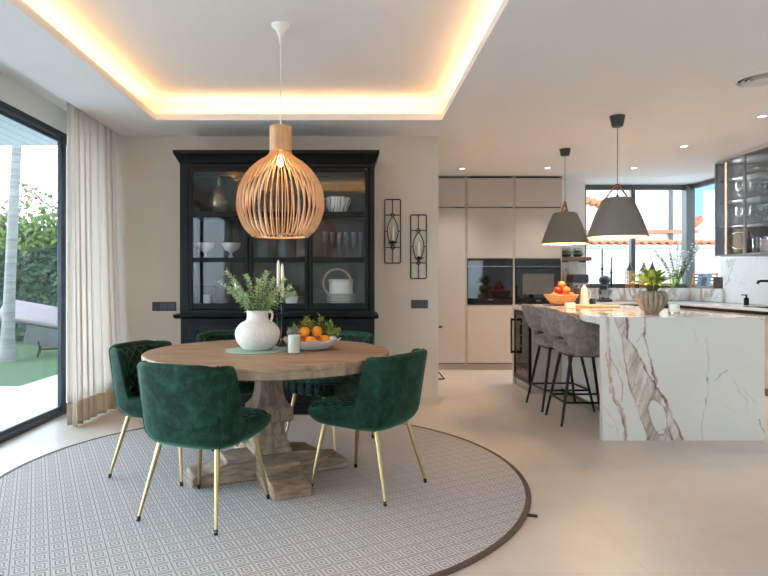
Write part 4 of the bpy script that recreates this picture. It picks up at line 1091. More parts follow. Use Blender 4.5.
for k, (x, y, z, kind, w) in enumerate(((-0.085,-0.05,0.105,'peach','at the left of the bowl'), (0.0,-0.095,0.105,'apple','at the front of the bowl'), (0.09,-0.045,0.107,'peach','at the right of the bowl'), (0.05,0.07,0.105,'apple','at the back right of the bowl'), (-0.05,0.07,0.105,'peach','at the back left of the bowl'),
        (-0.05,-0.03,0.168,'apple','on the second layer, at left'), (0.04,-0.045,0.170,'peach','on the second layer, at right'), (0.01,0.045,0.170,'apple','on the second layer, at the back'), (0.0,-0.02,0.228,'peach','topmost on the pile'))):
    f_ = thing('peach' if kind == 'peach' else 'red_apple', ('orange peach ' if kind == 'peach' else 'red apple ') + w, 'fruit', (2.285+x, 6.5+y, IH+z), rnd.uniform(0, 6), 'fruit in the woven bowl')
    MB().ball((0,0,0), 0.042, 20, (1,1,0.92)).build('fruit', M[kind], f_)
    MB().tube([(0,0,0.032), (0.002,0,0.045)], 0.002, 6).build('stem', M['stem'], f_)
o = tag(MB().box(-0.045, 0.045, -0.03, 0.03, 0, 0.055).build('small_box', M['paper'], bevel=0.004), 'small white box on the island in front of the fruit bowl', 'box'); o.location = (2.135, 5.83, IH+0.0008)
o = thing('cutting_board', 'pale wooden cutting board lying on the island near fruit bowl', 'cutting board', (2.50, 6.15, IH+0.0008), R(10))
MB().box(-0.16, 0.16, -0.22, 0.22, 0, 0.02).build('board', M['board_wood'], o, bevel=0.006)
MB().box(-0.03, 0.03, 0.221, 0.31, 0.002, 0.018).build('grip', M['board_wood'], o, bevel=0.005)
def mill(x, y, h, m, lab, nm, z=IH+0.0008):
    o = thing(nm, lab, 'mill', (x, y, z))
    MB().lathe([(0,0),(0.032,0),(0.033,0.01),(0.024,h*0.3),(0.026,h*0.45),(0.031,h*0.55),(0.028,h*0.62),(0.0,h*0.62)], 28).build('body', M[m], o)
    MB().lathe([(0,h*0.625),(0.026,h*0.625),(0.032,h*0.72),(0.03,h*0.84),(0.014,h*0.9),(0.013,h*0.95),(0.016,h),(0,h)], 28).build('head', M[m], o)
mill(2.50, 6.62, 0.22, 'grey_fabric', 'dark grey pepper mill beside the fruit bowl on the island', 'pepper_mill')
o = thing('coffee_pot', 'tall white coffee pot with a handle beside dark pepper mill', 'pot', (2.60, 6.66, IH+0.0008), R(10))
MB().lathe([(0,0),(0.045,0),(0.046,0.006),(0.036,0.15),(0.03,0.17),(0,0.17)], 32).build('body', M['porcelain'], o)
MB().lathe([(0,0.1705),(0.032,0.1705),(0.034,0.185),(0.012,0.212),(0.012,0.226),(0,0.228)], 24).build('lid', M['porcelain'], o)
MB().tube([(0.036,0,0.16),(0.075,0,0.155),(0.078,0,0.12),(0.062,0,0.07),(0.042,0,0.05)], 0.007, 10).build('handle', M['porcelain'], o)
o = thing('glass_carafe', 'small clear glass carafe right of the white coffee pot', 'carafe', (2.71, 6.70, IH+0.0008))
MB().lathe([(0,0),(0.034,0),(0.036,0.005),(0.036,0.09),(0.03,0.12),(0.034,0.14),(0.032,0.14),(0.028,0.12),(0.033,0.09),(0.033,0.006),(0,0.004)], 28).build('glass', M['clear'], o)
MB().lathe([(0,0.0065),(0.0325,0.0065),(0.0325,0.07),(0,0.07)], 24).build('contents', M['grey_fabric'], o)

# ------------------------------------------------------------------ counters along window and right wall
CT = 0.90
wt = thing('kitchen_worktop', 'pale stone worktop running below the corner windows', 'worktop', (0,0,0))
MB().box(2.80, XR-0.001, 7.90, 8.219, CT-0.03, CT).box(3.225, XR-0.001, 8.219, YK-0.001, CT-0.03, CT).build('window_run', M['worktop'], wt, bevel=0.002)
wm = MB(); SK = (5.9, 6.6)
wm.box(4.165, XR-0.001, 4.4, SK[0], CT-0.03, CT); wm.box(4.165, XR-0.001, SK[1], 7.8995, CT-0.03, CT); wm.box(4.165, 4.28, SK[0], SK[1], CT-0.03, CT); wm.box(4.70, XR-0.001, SK[0], SK[1], CT-0.03, CT)
wm.build('wall_run', M['worktop'], wt, bevel=0.002)
sk = MB(); sk.box(4.281, 4.699, SK[0]+0.001, SK[1]-0.001, CT-0.2, CT-0.195)
for bx in ((4.281,4.286,SK[0]+0.001,SK[1]-0.001),(4.694,4.699,SK[0]+0.001,SK[1]-0.001),(4.286,4.694,SK[0]+0.001,SK[0]+0.006),(4.286,4.694,SK[1]-0.006,SK[1]-0.001)): sk.box(bx[0],bx[1],bx[2],bx[3],CT-0.195,CT-0.002)
sk.build('sink_basin', M['grey_fabric'], wt)
def base_unit(kind, a, b_, lab):
    t = thing('base_cabinet', lab, 'cabinet', (0,0,0), 0, 'taupe base units under the stone worktop')
    if kind == 'back':
        MB().box(a, b_, 7.97, 8.19 if a < 3.22 else YK-0.1, 0.08, 0.855 if False else CT-0.032).build('carcass', M['taupe_dark'], t)
        MB().box(a+0.002, b_-0.002, 7.948, 7.968, 0.09, 0.83).build('door', M['taupe'], t, bevel=0.002)
        MB().box(a, b_, 8.0, 8.02, 0.0, 0.079).build('plinth', M['taupe_dark'], t)
        MB().box(a, b_, 7.955, 7.969, 0.835, CT-0.032).build('grip_channel', M['dark_gap'], t)
    else:
        top_ = CT-0.21 if (a < SK[1] and b_ > SK[0]) else CT-0.032
        MB().box(4.23, XR-0.022, a, b_, 0.08, top_).build('carcass', M['taupe_dark'], t)
        for z0, z1 in ((0.09, 0.455), (0.461, 0.832)): MB().box(4.205, 4.2285, a+0.002, b_-0.002, z0, z1).build('drawer', M['taupe'], t, bevel=0.002)
        MB().box(4.26, 4.28, a, b_, 0.0, 0.079).build('plinth', M['taupe_dark'], t)
        MB().box(4.218, 4.2295, a, b_, 0.836, CT-0.032).build('grip_channel', M['dark_gap'], t)
base_unit('back', 2.80, 3.42, 'taupe base cabinet under the wall shelf beside the ovens')
base_unit('back', 3.423, 4.15, 'taupe base cabinet under the large kitchen window')
for a, b_, lab in ((4.42, 5.3, 'taupe drawer unit at the near end of the right worktop'), (5.303, 6.18, 'taupe drawer unit under the near half of the sink'), (6.183, 7.05, 'taupe drawer unit under the far half of the sink'), (7.053, 7.945, 'taupe drawer unit nearest the window corner')): base_unit('right', a, b_, lab)
tp = thing('wall_tap', 'black wall-mounted tap with long straight spout over the sink', 'tap', (XR-0.021, 6.42, 1.18))
MB().cyl(0, 0, 0, 0.012, 0.035, M=Matrix.Rotation(R(-90), 4, 'Y')).build('wall_plate', M['black_metal'], tp)
MB().tube([(-0.0125,0,0), (-0.40,0,0), (-0.425,0,-0.006), (-0.432,0,-0.03)], 0.014, 14).build('spout', M['black_metal'], tp)
MB().tube([(-0.0125,0.12,0), (-0.05,0.12,0), (-0.075,0.12,0.05)], 0.012, 12).build('lever', M['black_metal'], tp)
MB().cyl(0, 0.12, 0, 0.012, 0.028, M=Matrix.Rotation(R(-90), 4, 'Y')).build('lever_plate', M['black_metal'], tp)
sd = thing('soap_dispenser', 'small black soap dispenser on the right worktop by the backsplash', 'soap dispenser', (4.56, 6.88, CT+0.0005), R(15))
MB().lathe([(0,0),(0.026,0),(0.026,0.075),(0.02,0.085),(0.01,0.09),(0.009,0.112),(0,0.112)], 24).build('bottle', M['black_metal'], sd)
MB().box(-0.07, 0.012, -0.008, 0.008, 0.1125, 0.124).build('pump', M['black_metal'], sd, bevel=0.003)
# coffee machine, boards, mixer on the window counter
o = thing('coffee_machine', 'black coffee machine with pale stripe on the counter beside the ovens', 'coffee machine', (3.06, 8.06, CT+0.0005))
MB().box(-0.10, 0.10, -0.1, 0.12, 0, 0.03).build('drip_tray', M['steel'], o, bevel=0.004)
MB().box(-0.10, 0.10, 0.03, 0.12, 0.0305, 0.22).build('column', M['tan_pot'], o, bevel=0.004)
MB().box(-0.105, 0.105, -0.10, 0.12, 0.2205, 0.255).build('stripe', M['steel'], o, bevel=0.003)
MB().box(-0.11, 0.11, -0.11, 0.125, 0.2555, 0.37).build('head', M['grey_fabric'], o, bevel=0.02, seg=4)
MB().lathe([(0,0.165),(0.02,0.165),(0.028,0.2),(0.028,0.22),(0,0.22)], 20, (0,-0.04,0)).build('brew_group', M['steel'], o)
o = thing('leaning_board', 'brown wooden chopping board leaning against the oven unit side', 'cutting board', (2.862, 8.12, CT+0.0008))
Mx = Matrix.Rotation(R(-6), 4, 'Y')
MB().box(0, 0.022, -0.14, 0.05, 0.002, 0.38, Mx).build('board', M['frame_wood'], o, bevel=0.006)
MB().box(0.003, 0.019, -0.07, -0.02, 0.3805, 0.45, Mx).build('grip', M['frame_wood'], o, bevel=0.004)
o = thing('stand_mixer', 'dark grey stand mixer with rounded head on the window counter', 'mixer', (3.43, 8.08, CT+0.0005), R(255))
MB().box(-0.15, 0.13, -0.085, 0.085, 0, 0.035).build('foot', M['grey_fabric'], o, bevel=0.015, seg=3)
MB().tube([(-0.10,0,0.036),(-0.105,0,0.12),(-0.10,0,0.22)], [0.06,0.05,0.055], 20).build('neck', M['grey_fabric'], o)
MB().ball((0.0,0,0.29), 0.075, 24, (2.1,0.95,0.9)).build('head', M['grey_fabric'], o)
MB().lathe([(0,0.036),(0.05,0.036),(0.085,0.09),(0.095,0.16),(0.09,0.16),(0.08,0.09),(0,0.05)], 32, (0.055,0,0)).build('mixing_bowl', M['steel'], o)
# wall shelf on the pier
ws = thing('wall_shelf', 'brown wooden wall shelf beside the ovens carrying two plants', 'shelf', (0,0,0))
MB().box(2.81, 3.22, 7.99, 8.2, 1.452, 1.502).build('board', M['shelf_wood'], ws, bevel=0.004)
for x in (2.90, 3.14): MB().box(x-0.012, x+0.012, 8.02, 8.2, 1.435, 1.4515).build('bracket', M['black_metal'], ws)
first = None
for (x, w) in ((2.91, 'leafy plant in a round glass terrarium at left of shelf'), (3.07, 'leafy plant in a round glass terrarium at right of shelf')):
    if first is None:
        first = thing('glass_terrarium', w, 'plant', (x, 8.09, 1.5025), 0, 'terrariums on the wall shelf')
        MB().lathe([(0,0),(0.045,0),(0.07,0.035),(0.076,0.075),(0.065,0.115),(0.05,0.13),(0.047,0.128),(0.062,0.112),(0.073,0.075),(0.066,0.036),(0,0.005)], 32).build('glass', M['clear'], first)
        MB().lathe([(0,0.006),(0.045,0.007),(0.066,0.04),(0,0.045)], 24).build('soil', M['black_inner'], first)
        ml = MB()
        for k in range(60):
            a = rnd.uniform(0, 6.28); el = rnd.uniform(0.3, 1.5); d = Vector((math.cos(a)*math.cos(el), math.sin(a)*math.cos(el), math.sin(el)))
            ml.leaf((0.03*math.cos(a), 0.03*math.sin(a), 0.05), d, (0,0,1), rnd.uniform(0.03, 0.07), 0.025)
        ml.build('leaves', M['leaf_green'], first, recalc=False)
    else: dup(first, (x, 8.09, 1.5025), 1.1, w)
# sill
def tall_stick(x, h, lab):
    t = thing('tall_candlestick', lab, 'candlestick', (x, YK-0.045, SILL+0.0005), 0, 'dark candlesticks on the kitchen sill')
    MB().lathe([(0,0),(0.035,0),(0.036,0.008),(0.014,0.02),(0.011,h*0.45),(0.018,h*0.47),(0.018,h*0.5),(0.011,h*0.52),(0.0105,h*0.60),(0,h*0.60)], 20).build('stand', M['black_metal'], t)
    MB().lathe([(0,h*0.6005),(0.0095,h*0.6005),(0.008,h*0.97),(0.002,h),(0,h)], 14).build('candle', M['grey_fabric'], t)
tall_stick(3.555, 0.56, 'taller dark candlestick with dark taper on the kitchen window sill')
tall_stick(3.685, 0.45, 'shorter dark candlestick with dark taper on the kitchen window sill')
first = None
for (x, y, w) in ((3.945, 8.45, 'wooden lattice tower ornament with grey spire, leftmost on the sill'), (4.145, 8.45, 'wooden lattice tower ornament with grey spire, second on the sill'), (4.265, 8.45, 'wooden lattice tower ornament with grey spire, nearest flower vase on the sill')):
    if first is None:
        first = thing('lattice_tower', w, 'ornament', (x, y, SILL+0.0005), 0, 'lattice ornaments on the kitchen sill')
        f = MB(); W = 0.045
        for sx in (-1, 0, 1): f.box(sx*W-0.005, sx*W+0.005, -0.03, -0.022, 0, 0.25)
        for sx in (-1, 0, 1): f.box(sx*W-0.005, sx*W+0.005, 0.022, 0.03, 0, 0.25)
        for k in range(6):
            f.box(-W-0.005, W+0.005, -0.0305, -0.0215, k*0.048, k*0.048+0.01); f.box(-W-0.005, W+0.005, 0.0215, 0.0305, k*0.048, k*0.048+0.01)
            f.box(-W-0.005, -W+0.005, -0.0215, 0.0215, k*0.048, k*0.048+0.01); f.box(W-0.005, W+0.005, -0.0215, 0.0215, k*0.048, k*0.048+0.01)
        f.build('lattice', M['frame_wood'], first)
        MB().lathe([(0.05,0.2505),(0.05,0.262),(0.03,0.29),(0.016,0.33),(0.006,0.37),(0,0.39)], 16).build('spire', M['frame_grey'], first)
    else: dup(first, (x, y, SILL+0.0005), 0, w)
fv = thing('flower_vase', 'green-tinted glass vase with white blossom twigs in the window corner', 'vase', (4.585, 8.21, SILL-0.18+0.0005) if False else (4.60, 8.445, SILL+0.0005))
MB().lathe([(0,0),(0.062,0),(0.078,0.02),(0.088,0.08),(0.075,0.15),(0.05,0.2),(0.048,0.23),(0.06,0.26),(0.057,0.26),(0.045,0.23),(0.047,0.2),(0.07,0.15),(0.083,0.08),(0.072,0.02),(0,0.008)], 36).build('glass', M['green_glass'], fv)
for (tx, ty, tz) in ((-0.33,-0.06,0.52),(-0.25,-0.10,0.40),(-0.12,-0.05,0.55),(-0.03,-0.1,0.60),(0.06,-0.03,0.50),(0.16,-0.1,0.48),(0.20,-0.2,0.55),(0.16,-0.28,0.62),(0.10,-0.24,0.58),(0.05,-0.16,0.42),(-0.16,-0.14,0.46)):
    ml, ms, mp_ = MB(), MB(), MB()
    leafy(ml, ms, (tx*0.04, ty*0.04, 0.02), (tx, ty, tz), 22, 0.05, 0.026, (0,0,0.08), 0.004)
    pts = [Vector((tx*0.04, ty*0.04, 0.02)).lerp(Vector((tx, ty, tz)), 0.45+0.55*i/13) for i in range(14)]
    s = ms.build('twig', M['stem'], fv); ml.build('leaves', M['leaf_grey'], s, recalc=False)
    for p in pts: mp_.ball((p.x+rnd.uniform(-.03,.03), p.y+rnd.uniform(-.02,.02), p.z+rnd.uniform(-.0,.05)), rnd.uniform(0.007, 0.013), 8)
    mp_.build('blossom', M['petal'], s)
pf = thing('book_stand', 'slatted wooden stand holding a blue photo print on the sill corner', 'photo stand', (4.775, 8.11, SILL+0.0005), R(-70))
Mx = Matrix.Rotation(R(-16), 4, 'X')
f = MB()
for x in (-0.19, 0.17): f.box(x, x+0.02, -0.008, 0.008, 0.0, 0.22, Mx)
for k in range(5): f.box(-0.17, 0.17, -0.006, 0.006, 0.005+0.047*k, 0.023+0.047*k, Mx)
f.build('slats', M['frame_wood'], pf, bevel=0.002)
MB().box(-0.09, 0.11, -0.014, -0.0085, 0.012, 0.20, Mx).build('print', M['photo'], pf)
MB().box(-0.02, 0.05, -0.0165, -0.0145, 0.03, 0.15, Mx).build('figure_area', M['photo_dark'], pf)
o = thing('photo_block', 'small dark photo card standing right of the slatted stand', 'photo', (XR-0.03, 7.80, SILL+0.0005), R(-60))
MB().box(-0.06, 0.06, -0.004, 0.004, 0, 0.15).build('print', M['photo_dark'], o)
MB().box(-0.066, 0.066, 0.0045, 0.009, 0, 0.156).build('frame', M['paper'], o)

# ------------------------------------------------------------------ glazed wall cabinet on the right wall
UX, UZ0, UZ1, UY0, UY1 = 4.20, 1.464, 2.54, 5.35, 6.90
uc = thing('wall_cabinet', 'smoked-glass wall cabinet full of glassware above the right worktop', 'cabinet', (0,0,0))
c_ = MB(); c_.box(UX+0.03, XR-0.022, UY0, UY0+0.018, UZ0, UZ1); c_.box(UX+0.03, XR-0.022, UY1-0.018, UY1, UZ0, UZ1)
c_.box(UX+0.03, XR-0.022, UY0+0.018, UY1-0.018, UZ0, UZ0+0.018); c_.box(UX+0.03, XR-0.022, UY0+0.018, UY1-0.018, UZ1-0.018, UZ1); c_.box(XR-0.034, XR-0.022, UY0+0.018, UY1-0.018, UZ0+0.018, UZ1-0.018)
c_.build('carcass', M['pale_grey'], uc)
MB().box(UX+0.02, XR-0.022, UY0, UY1, UZ1+0.001, CEIL-0.001).build('filler', M['wall_white'], uc)
USH = (1.80, 2.08, 2.33)
for z in USH: MB().box(UX+0.05, XR-0.036, UY0+0.019, UY1-0.019, z-0.008, z).build('shelf', M['pale_grey'], uc)
dn = 3; dwid = (UY1-UY0)/dn
for k in range(dn):
    y0 = UY0+k*dwid+0.002; y1 = UY0+(k+1)*dwid-0.002
    f = MB(); s = 0.012
    f.box(UX+0.004, UX+0.028, y0, y0+s, UZ0, UZ1); f.box(UX+0.004, UX+0.028, y1-s, y1, UZ0, UZ1); f.box(UX+0.004, UX+0.028, y0+s, y1-s, UZ0, UZ0+s); f.box(UX+0.004, UX+0.028, y0+s, y1-s, UZ1-s, UZ1)
    d = f.build('glass_door', M['pale_grey'], uc); MB().box(UX+0.012, UX+0.016, y0+s, y1-s, UZ0+s, UZ1-s).build('pane', M['smoke'], d)
MB().box(UX+0.035, UX+0.047, 6.745, 6.76, UZ0+0.02, UZ1-0.02).build('light_strip', M['led'], uc)
for yy in (5.45, 6.66):
    L = bpy.data.lights.new('cabinet_strip_light', 'AREA'); L.shape = 'RECTANGLE'; L.size = 0.02; L.size_y = 0.95; L.energy = 3.4; L.color = (1, 0.94, 0.88)
    o = bpy.data.objects.new('cabinet_strip_light', L); C.objects.link(o); o.location = (UX+0.06, yy, (UZ0+UZ1)/2); o.rotation_euler = (R(90), 0, R(-60 if yy < 6 else -120))
gl = None; cnt = 0
for (z, sname) in ((USH[0], 'lower'), (USH[1], 'upper')):
    for r_i in range(2):
        for k in range(5):
            y = 6.14 + k*0.125 + 0.03*r_i; x = UX+0.12+r_i*0.16
            rn = 'front' if r_i == 0 else 'rear'
            w = ['nearest camera', 'second nearest', 'middle one', 'second furthest', 'furthest'][k]
            lab = 'wine glass on the %s cabinet shelf, %s row, %s' % (sname, rn, w)
            if gl is None:
                gl = thing('wine_glass', lab, 'glass', (x, y, z+0.0005), 0, 'wine glasses in the wall cabinet')
                MB().lathe([(0,0),(0.034,0),(0.033,0.003),(0.006,0.008),(0.004,0.02),(0.004,0.088)], 20).build('stem', M['clear'], gl)
                MB().lathe([(0.004,0.0885),(0.022,0.1),(0.038,0.13),(0.04,0.16),(0.033,0.205),(0.0315,0.205),(0.038,0.16),(0.036,0.13),(0.02,0.103),(0,0.094)], 22).build('bowl', M['clear'], gl)
            else: dup(gl, (x, y, z+0.0005), 0, lab)
o = thing('round_tray', 'round dark bronze tray standing in far end of the wall cabinet', 'tray', (4.37, 6.72, UZ0+0.0185))
Mx = Matrix.Translation((0, 0, 0.153)) @ Matrix.Rotation(R(-32), 4, 'Z') @ Matrix.Rotation(R(83), 4, 'X')
MB().lathe([(0,0),(0.145,0),(0.15,0.006),(0.15,0.018),(0.144,0.018),(0.14,0.008),(0,0.006)], 48, M=Mx).build('tray', M['bronze'], o)
MB().lathe([(0.09,0.0082),(0.1,0.0082),(0.1,0.012),(0.09,0.012),(0.09,0.0082)], 48, M=Mx, cap=False).build('ring', M['mercury'], o)
bt = None
for k, (x, y, h, m_, w) in enumerate(((4.33, 6.50, 0.24, 'black_inner', 'dark bottle standing nearest the bronze tray in the wall cabinet'), (4.35, 6.37, 0.17, 'steel', 'pale canister between dark bottle and second canister in wall cabinet'), (4.35, 6.25, 0.17, 'porcelain', 'white canister in the bottom of wall cabinet, right of pale one'))):
    nm = 'bottle' if k in (0, 3) else 'canister'
    o = thing(nm, w, nm, (x, y, UZ0+0.0185))
    if nm == 'bottle':
        MB().lathe([(0,0),(0.036,0),(0.038,0.005),(0.038,h*0.55),(0.014,h*0.72),(0.013,h*0.94),(0,h*0.94)], 24).build('body', M[m_], o)
        MB().cyl(0,0,h*0.941,h,0.015).build('stopper', M['black_metal'], o)
    else:
        MB().lathe([(0,0),(0.05,0),(0.052,0.005),(0.052,h*0.8),(0,h*0.8)], 28).build('body', M[m_], o)
        MB().lathe([(0,h*0.801),(0.053,h*0.801),(0.053,h*0.9),(0.015,h*0.92),(0.017,h),(0,h)], 28).build('lid', M['steel'], o)

# ------------------------------------------------------------------ kitchen pendants
def kitchen_pendant():
    t = thing('kitchen_pendant', '', 'lamp', (0,0,0), 0, 'grey pendant lamps over the island')
    H = 0.330
    sh = spline([(0.243, 0.0), (0.232, 0.03), (0.186, 0.165), (0.143, 0.265), (0.131, 0.296), (0.117, 0.32), (0.092, 0.330)], 5)
    MB().lathe([(p.x, p.y) for p in sh] + [(0.02, H), (0.02, H-0.004), (0.091, H-0.004)] + [(p.x-0.004, p.y-(0.003 if i < 25 else 0)) for i, p in reversed(list(enumerate(sh)))] + [(0.243, 0.0)], 72, cap=False).build('shade', M['grey_green'], t)
    MB().lathe([(0.087, H-0.012)] + [(p.x-0.0055, p.y-0.004) for p in reversed(sh[:-2]) if p.y > 0.006], 72, cap=False).build('shade_lining', M['lamp_inside'], t)
    MB().lathe([(0,H+0.0005),(0.012,H+0.0005),(0.012,H+0.018),(0.006,H+0.03),(0,H+0.03)], 20).build('socket_cap', M['dark_lamp'], t)
    MB().ball((0,0,0.20), 0.045, 16).build('bulb', M['bulb'], t)
    MB().lathe([(0,0.246),(0.024,0.246),(0.02,H-0.0045),(0,H-0.0045)], 16).build('lamp_holder', M['white_metal'], t)
    for s in (-1, 1):
        a = Vector((s*0.135, 0, 0.295)); b_ = Vector((s*0.012, 0, 0.44)); d = (b_-a).normalized(); n = Vector((-d.z, 0, d.x))*0.0025
        v = []
        for p in (a, b_):
            for y in (-0.009, 0.009):
                for q in (n, -n): v.append(p+q+Vector((0,y,0)))
        MB().add(v, [(0,1,3,2),(4,6,7,5),(0,4,5,1),(2,3,7,6),(0,2,6,4),(1,5,7,3)]).build('strap', M['leather'], t)
    MB().tube([(-0.018,0,0.44),(0.018,0,0.44)], 0.009, 10).build('strap_bar', M['leather'], t)
    MB().tube([(0,0,H+0.025), (0,0,CEIL-1.550-0.09)], 0.0035, 8).build('cable', M['cord'], t)
    MB().lathe([(0,0),(0.04,0),(0.044,0.004),(0.062,0.092),(0,0.092)], 32, (0,0,CEIL-1.550-0.0925)).build('canopy', M['dark_lamp'], t)
    return t
kp = kitchen_pendant(); kp.location = (2.235, 5.01, 1.550); kp.rotation_euler.z = R(12)
kp['label'] = 'grey-green cone pendant lamp above the ribbed pot, nearest camera'
dup(kp, (2.245, 6.27, 1.572), R(55), 'grey-green cone pendant lamp with tan strap above the fruit bowl')
for (x, y) in ((2.235, 5.01), (2.245, 6.27)):
    L = bpy.data.lights.new('kitchen_pendant_light', 'POINT'); L.energy = 5; L.color = (1, 0.74, 0.45); L.shadow_soft_size = 0.04
    o = bpy.data.objects.new('kitchen_pendant_light', L); C.objects.link(o); o.location = (x, y, 1.68)

# ------------------------------------------------------------------ ceiling fittings
dl = None
for (x, y, w) in ((1.36, 7.35, 'small round recessed ceiling downlight above the left tall cupboard'), (2.395, 7.29, 'small round recessed ceiling downlight above the right oven'), (3.42, 6.13, 'small round recessed ceiling downlight near the corner windows'), (3.45, 5.01, 'small round recessed ceiling downlight next to the round vent'), (3.46, 7.3, 'small round recessed ceiling downlight above the window counter')):
    if dl is None:
        dl = thing('downlight', w, 'ceiling light', (x, y, CEIL), 0, 'recessed ceiling downlights')
        MB().lathe([(0.032,-0.001),(0.044,-0.001),(0.046,-0.004),(0.032,-0.006),(0.032,-0.001)], 32, cap=False).build('bezel', M['vent'], dl)
        MB().lathe([(0,-0.001),(0.0318,-0.001),(0.0318,-0.003),(0,-0.003)], 32).build('lens', M['spot'], dl)
    else: dup(dl, (x, y, CEIL), 0, w)
    L = bpy.data.lights.new('downlight_beam', 'SPOT'); L.energy = 15; L.color = (1, 0.94, 0.87); L.spot_size = R(100); L.spot_blend = 0.9; L.shadow_soft_size = 0.04
    o = bpy.data.objects.new('downlight_beam', L); C.objects.link(o); o.location = (x, y, CEIL-0.012)
av = thing('ceiling_vent', 'round white ceiling air vent with concentric rings at upper right', 'vent', (2.80, 4.06, CEIL))
MB().lathe([(0.145,-0.001),(0.17,-0.001),(0.168,-0.008),(0.15,-0.02),(0.145,-0.014),(0.145,-0.001)], 56, cap=False).build('rim', M['vent'], av)
for k, (r0, dz) in enumerate(((0.118, 0.022), (0.088, 0.024), (0.058, 0.025))):
    MB().lathe([(r0-0.018,-0.004),(r0,-0.012),(r0+0.012,-dz),(r0+0.009,-dz-0.002),(r0-0.006,-0.014),(r0-0.018,-0.004)], 56, cap=False).build('ring_vane', M['vent'], av)
MB().lathe([(0,-0.004),(0.034,-0.004),(0.045,-0.022),(0,-0.026)], 40).build('centre_disc', M['vent'], av)
MB().lathe([(0,-0.001),(0.144,-0.001),(0.144,-0.003),(0,-0.003)], 48).build('duct_backing', M['dark_gap'], av)

# ------------------------------------------------------------------ outdoors
struct(MB().box(-3.75, XL-0.2, -6, 12, -0.12, -0.01).box(-14, -3.75, -6, 6.72, -0.12, -0.01).build('ground_terrace', M['paving']))
struct(MB().box(-14, -3.751, 6.721, 16, -0.12, -0.012).build('ground_lawn', M['lawn']))
struct(MB().box(XL-0.2, 14, YK+0.2, 20, -0.12, -0.01).box(-14, 14, -10, YB-0.2, -0.12, -0.01).build('ground_yard', M['paving']))
struct(MB().box(-6.0, XL-0.2, -3, 6.35, 2.62, 2.80).build('roof_terrace', M['canopy']))
# hedge
hg = thing('hedge', 'dense green hedge with pink blossom at the end of the lawn', 'hedge', (-8.0, 11.9, 0))
hb = MB(); hb.box(-5.5, 4.6, -0.25, 0.6, 0.0, 2.15); hb.build('branches', M['hedge'], hg)
ml, mt_, mb_ = MB(), MB(), MB()
for k in range(15000):
    x = rnd.uniform(-5.5, 4.6)
    z = 0.02 + 2.35*rnd.random()**0.85
    y = -0.28 - 0.22*(0.5+0.5*mnoise.noise(Vector((x*1.3, z*1.6, 0)))) + rnd.uniform(-.08, .1)
    d = Vector((rnd.uniform(-1,1), rnd.uniform(-1.2,0.1), rnd.uniform(-.7,.9)))
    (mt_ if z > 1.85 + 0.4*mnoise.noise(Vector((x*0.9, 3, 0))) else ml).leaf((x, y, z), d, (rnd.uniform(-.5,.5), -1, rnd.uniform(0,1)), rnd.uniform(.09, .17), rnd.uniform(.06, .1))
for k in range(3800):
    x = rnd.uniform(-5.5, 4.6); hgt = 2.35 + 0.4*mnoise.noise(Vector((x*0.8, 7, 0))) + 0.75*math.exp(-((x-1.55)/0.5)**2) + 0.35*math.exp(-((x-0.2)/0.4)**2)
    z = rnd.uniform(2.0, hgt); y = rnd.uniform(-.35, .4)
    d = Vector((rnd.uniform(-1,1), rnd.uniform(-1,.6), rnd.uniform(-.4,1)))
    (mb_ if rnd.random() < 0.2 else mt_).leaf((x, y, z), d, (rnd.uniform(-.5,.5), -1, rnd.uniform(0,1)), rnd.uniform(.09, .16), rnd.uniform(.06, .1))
ml.build('foliage', M['hedge'], hg, recalc=False); mt_.build('sunlit_foliage', M['hedge_top'], hg, recalc=False); mb_.build('blossom', M['bloom'], hg, recalc=False)
pm_ = thing('palm_tree', 'slender grey palm trunk on the lawn seen through glass door', 'palm tree', (-5.10, 8.8, -0.012))
pts = [(0.22*(i/20)**1.2, 0, 4.6*i/20) for i in range(21)]
MB().tube(pts, [0.05*math.exp(-i/1.6) + 0.078 - 0.0006*i for i in range(21)], 20).build('trunk', M['bark'], pm_)
for k in range(12):
    a = k*2*PI/12; fl = MB(); fs_ = MB(); pp = []
    for i in range(13):
        t = i/12; pp.append(Vector((0.22+math.cos(a)*1.7*t, math.sin(a)*1.7*t, 4.6+0.9*t-1.7*t*t)))
    fs_.tube(pp, [0.02*(1-0.8*i/12) for i in range(13)], 6)
    for i in range(1, 12):
        for s in (-1, 1):
            for q in (0, 0.5):
                p = pp[i].lerp(pp[i+1], q); ax = (pp[i+1]-pp[i]).normalized(); sd_ = ax.cross(Vector((0,0,1))).normalized()*s
                fl.leaf(p, sd_+ax*0.5+Vector((0,0,-.25)), (0,0,1), 0.5*math.sin(PI*(i/13))+0.12, 0.035)
    f_ = fs_.build('frond', M['stem'], pm_); fl.build('leaflets', M['leaf_green'], f_, recalc=False)
# garden lounge chair
lc = thing('garden_lounger', 'mauve cushioned garden lounger on black legs standing on the lawn', 'lounger', (-5.05, 9.5, -0.011), R(24))
Mx = Matrix.Translation((0, 0, 0.62)) @ Matrix.Rotation(R(12), 4, 'Y') @ Matrix.Rotation(R(20), 4, 'X')
MB().box(-0.52, 0.62, -0.38, 0.34, 0.0, 0.07, Matrix.Translation((0.03,0,0.02)) @ Mx).build('cushion', M['mauve'], lc, bevel=0.03, seg=4)
MB().box(-0.12, 0.62, -0.36, -0.32, -0.33, -0.01, Matrix.Translation((0.05,0.0,0)) @ Mx).build('side_panel', M['grey_panel'], lc, bevel=0.01)
MB().box(-0.50, 0.62, -0.32, 0.32, -0.05, -0.002, Matrix.Translation((0.03,0,0.02)) @ Mx).build('frame', M['grey_panel'], lc, bevel=0.008)
for (x, y) in ((0.02, -0.24), (0.50, -0.24), (0.02, 0.22), (0.50, 0.22)):
    MB().tube([(x, y, 0.52), (x+0.05, y, 0.14), (x+0.02, y, 0.0)], 0.014, 8).build('leg', M['black_metal'], lc)
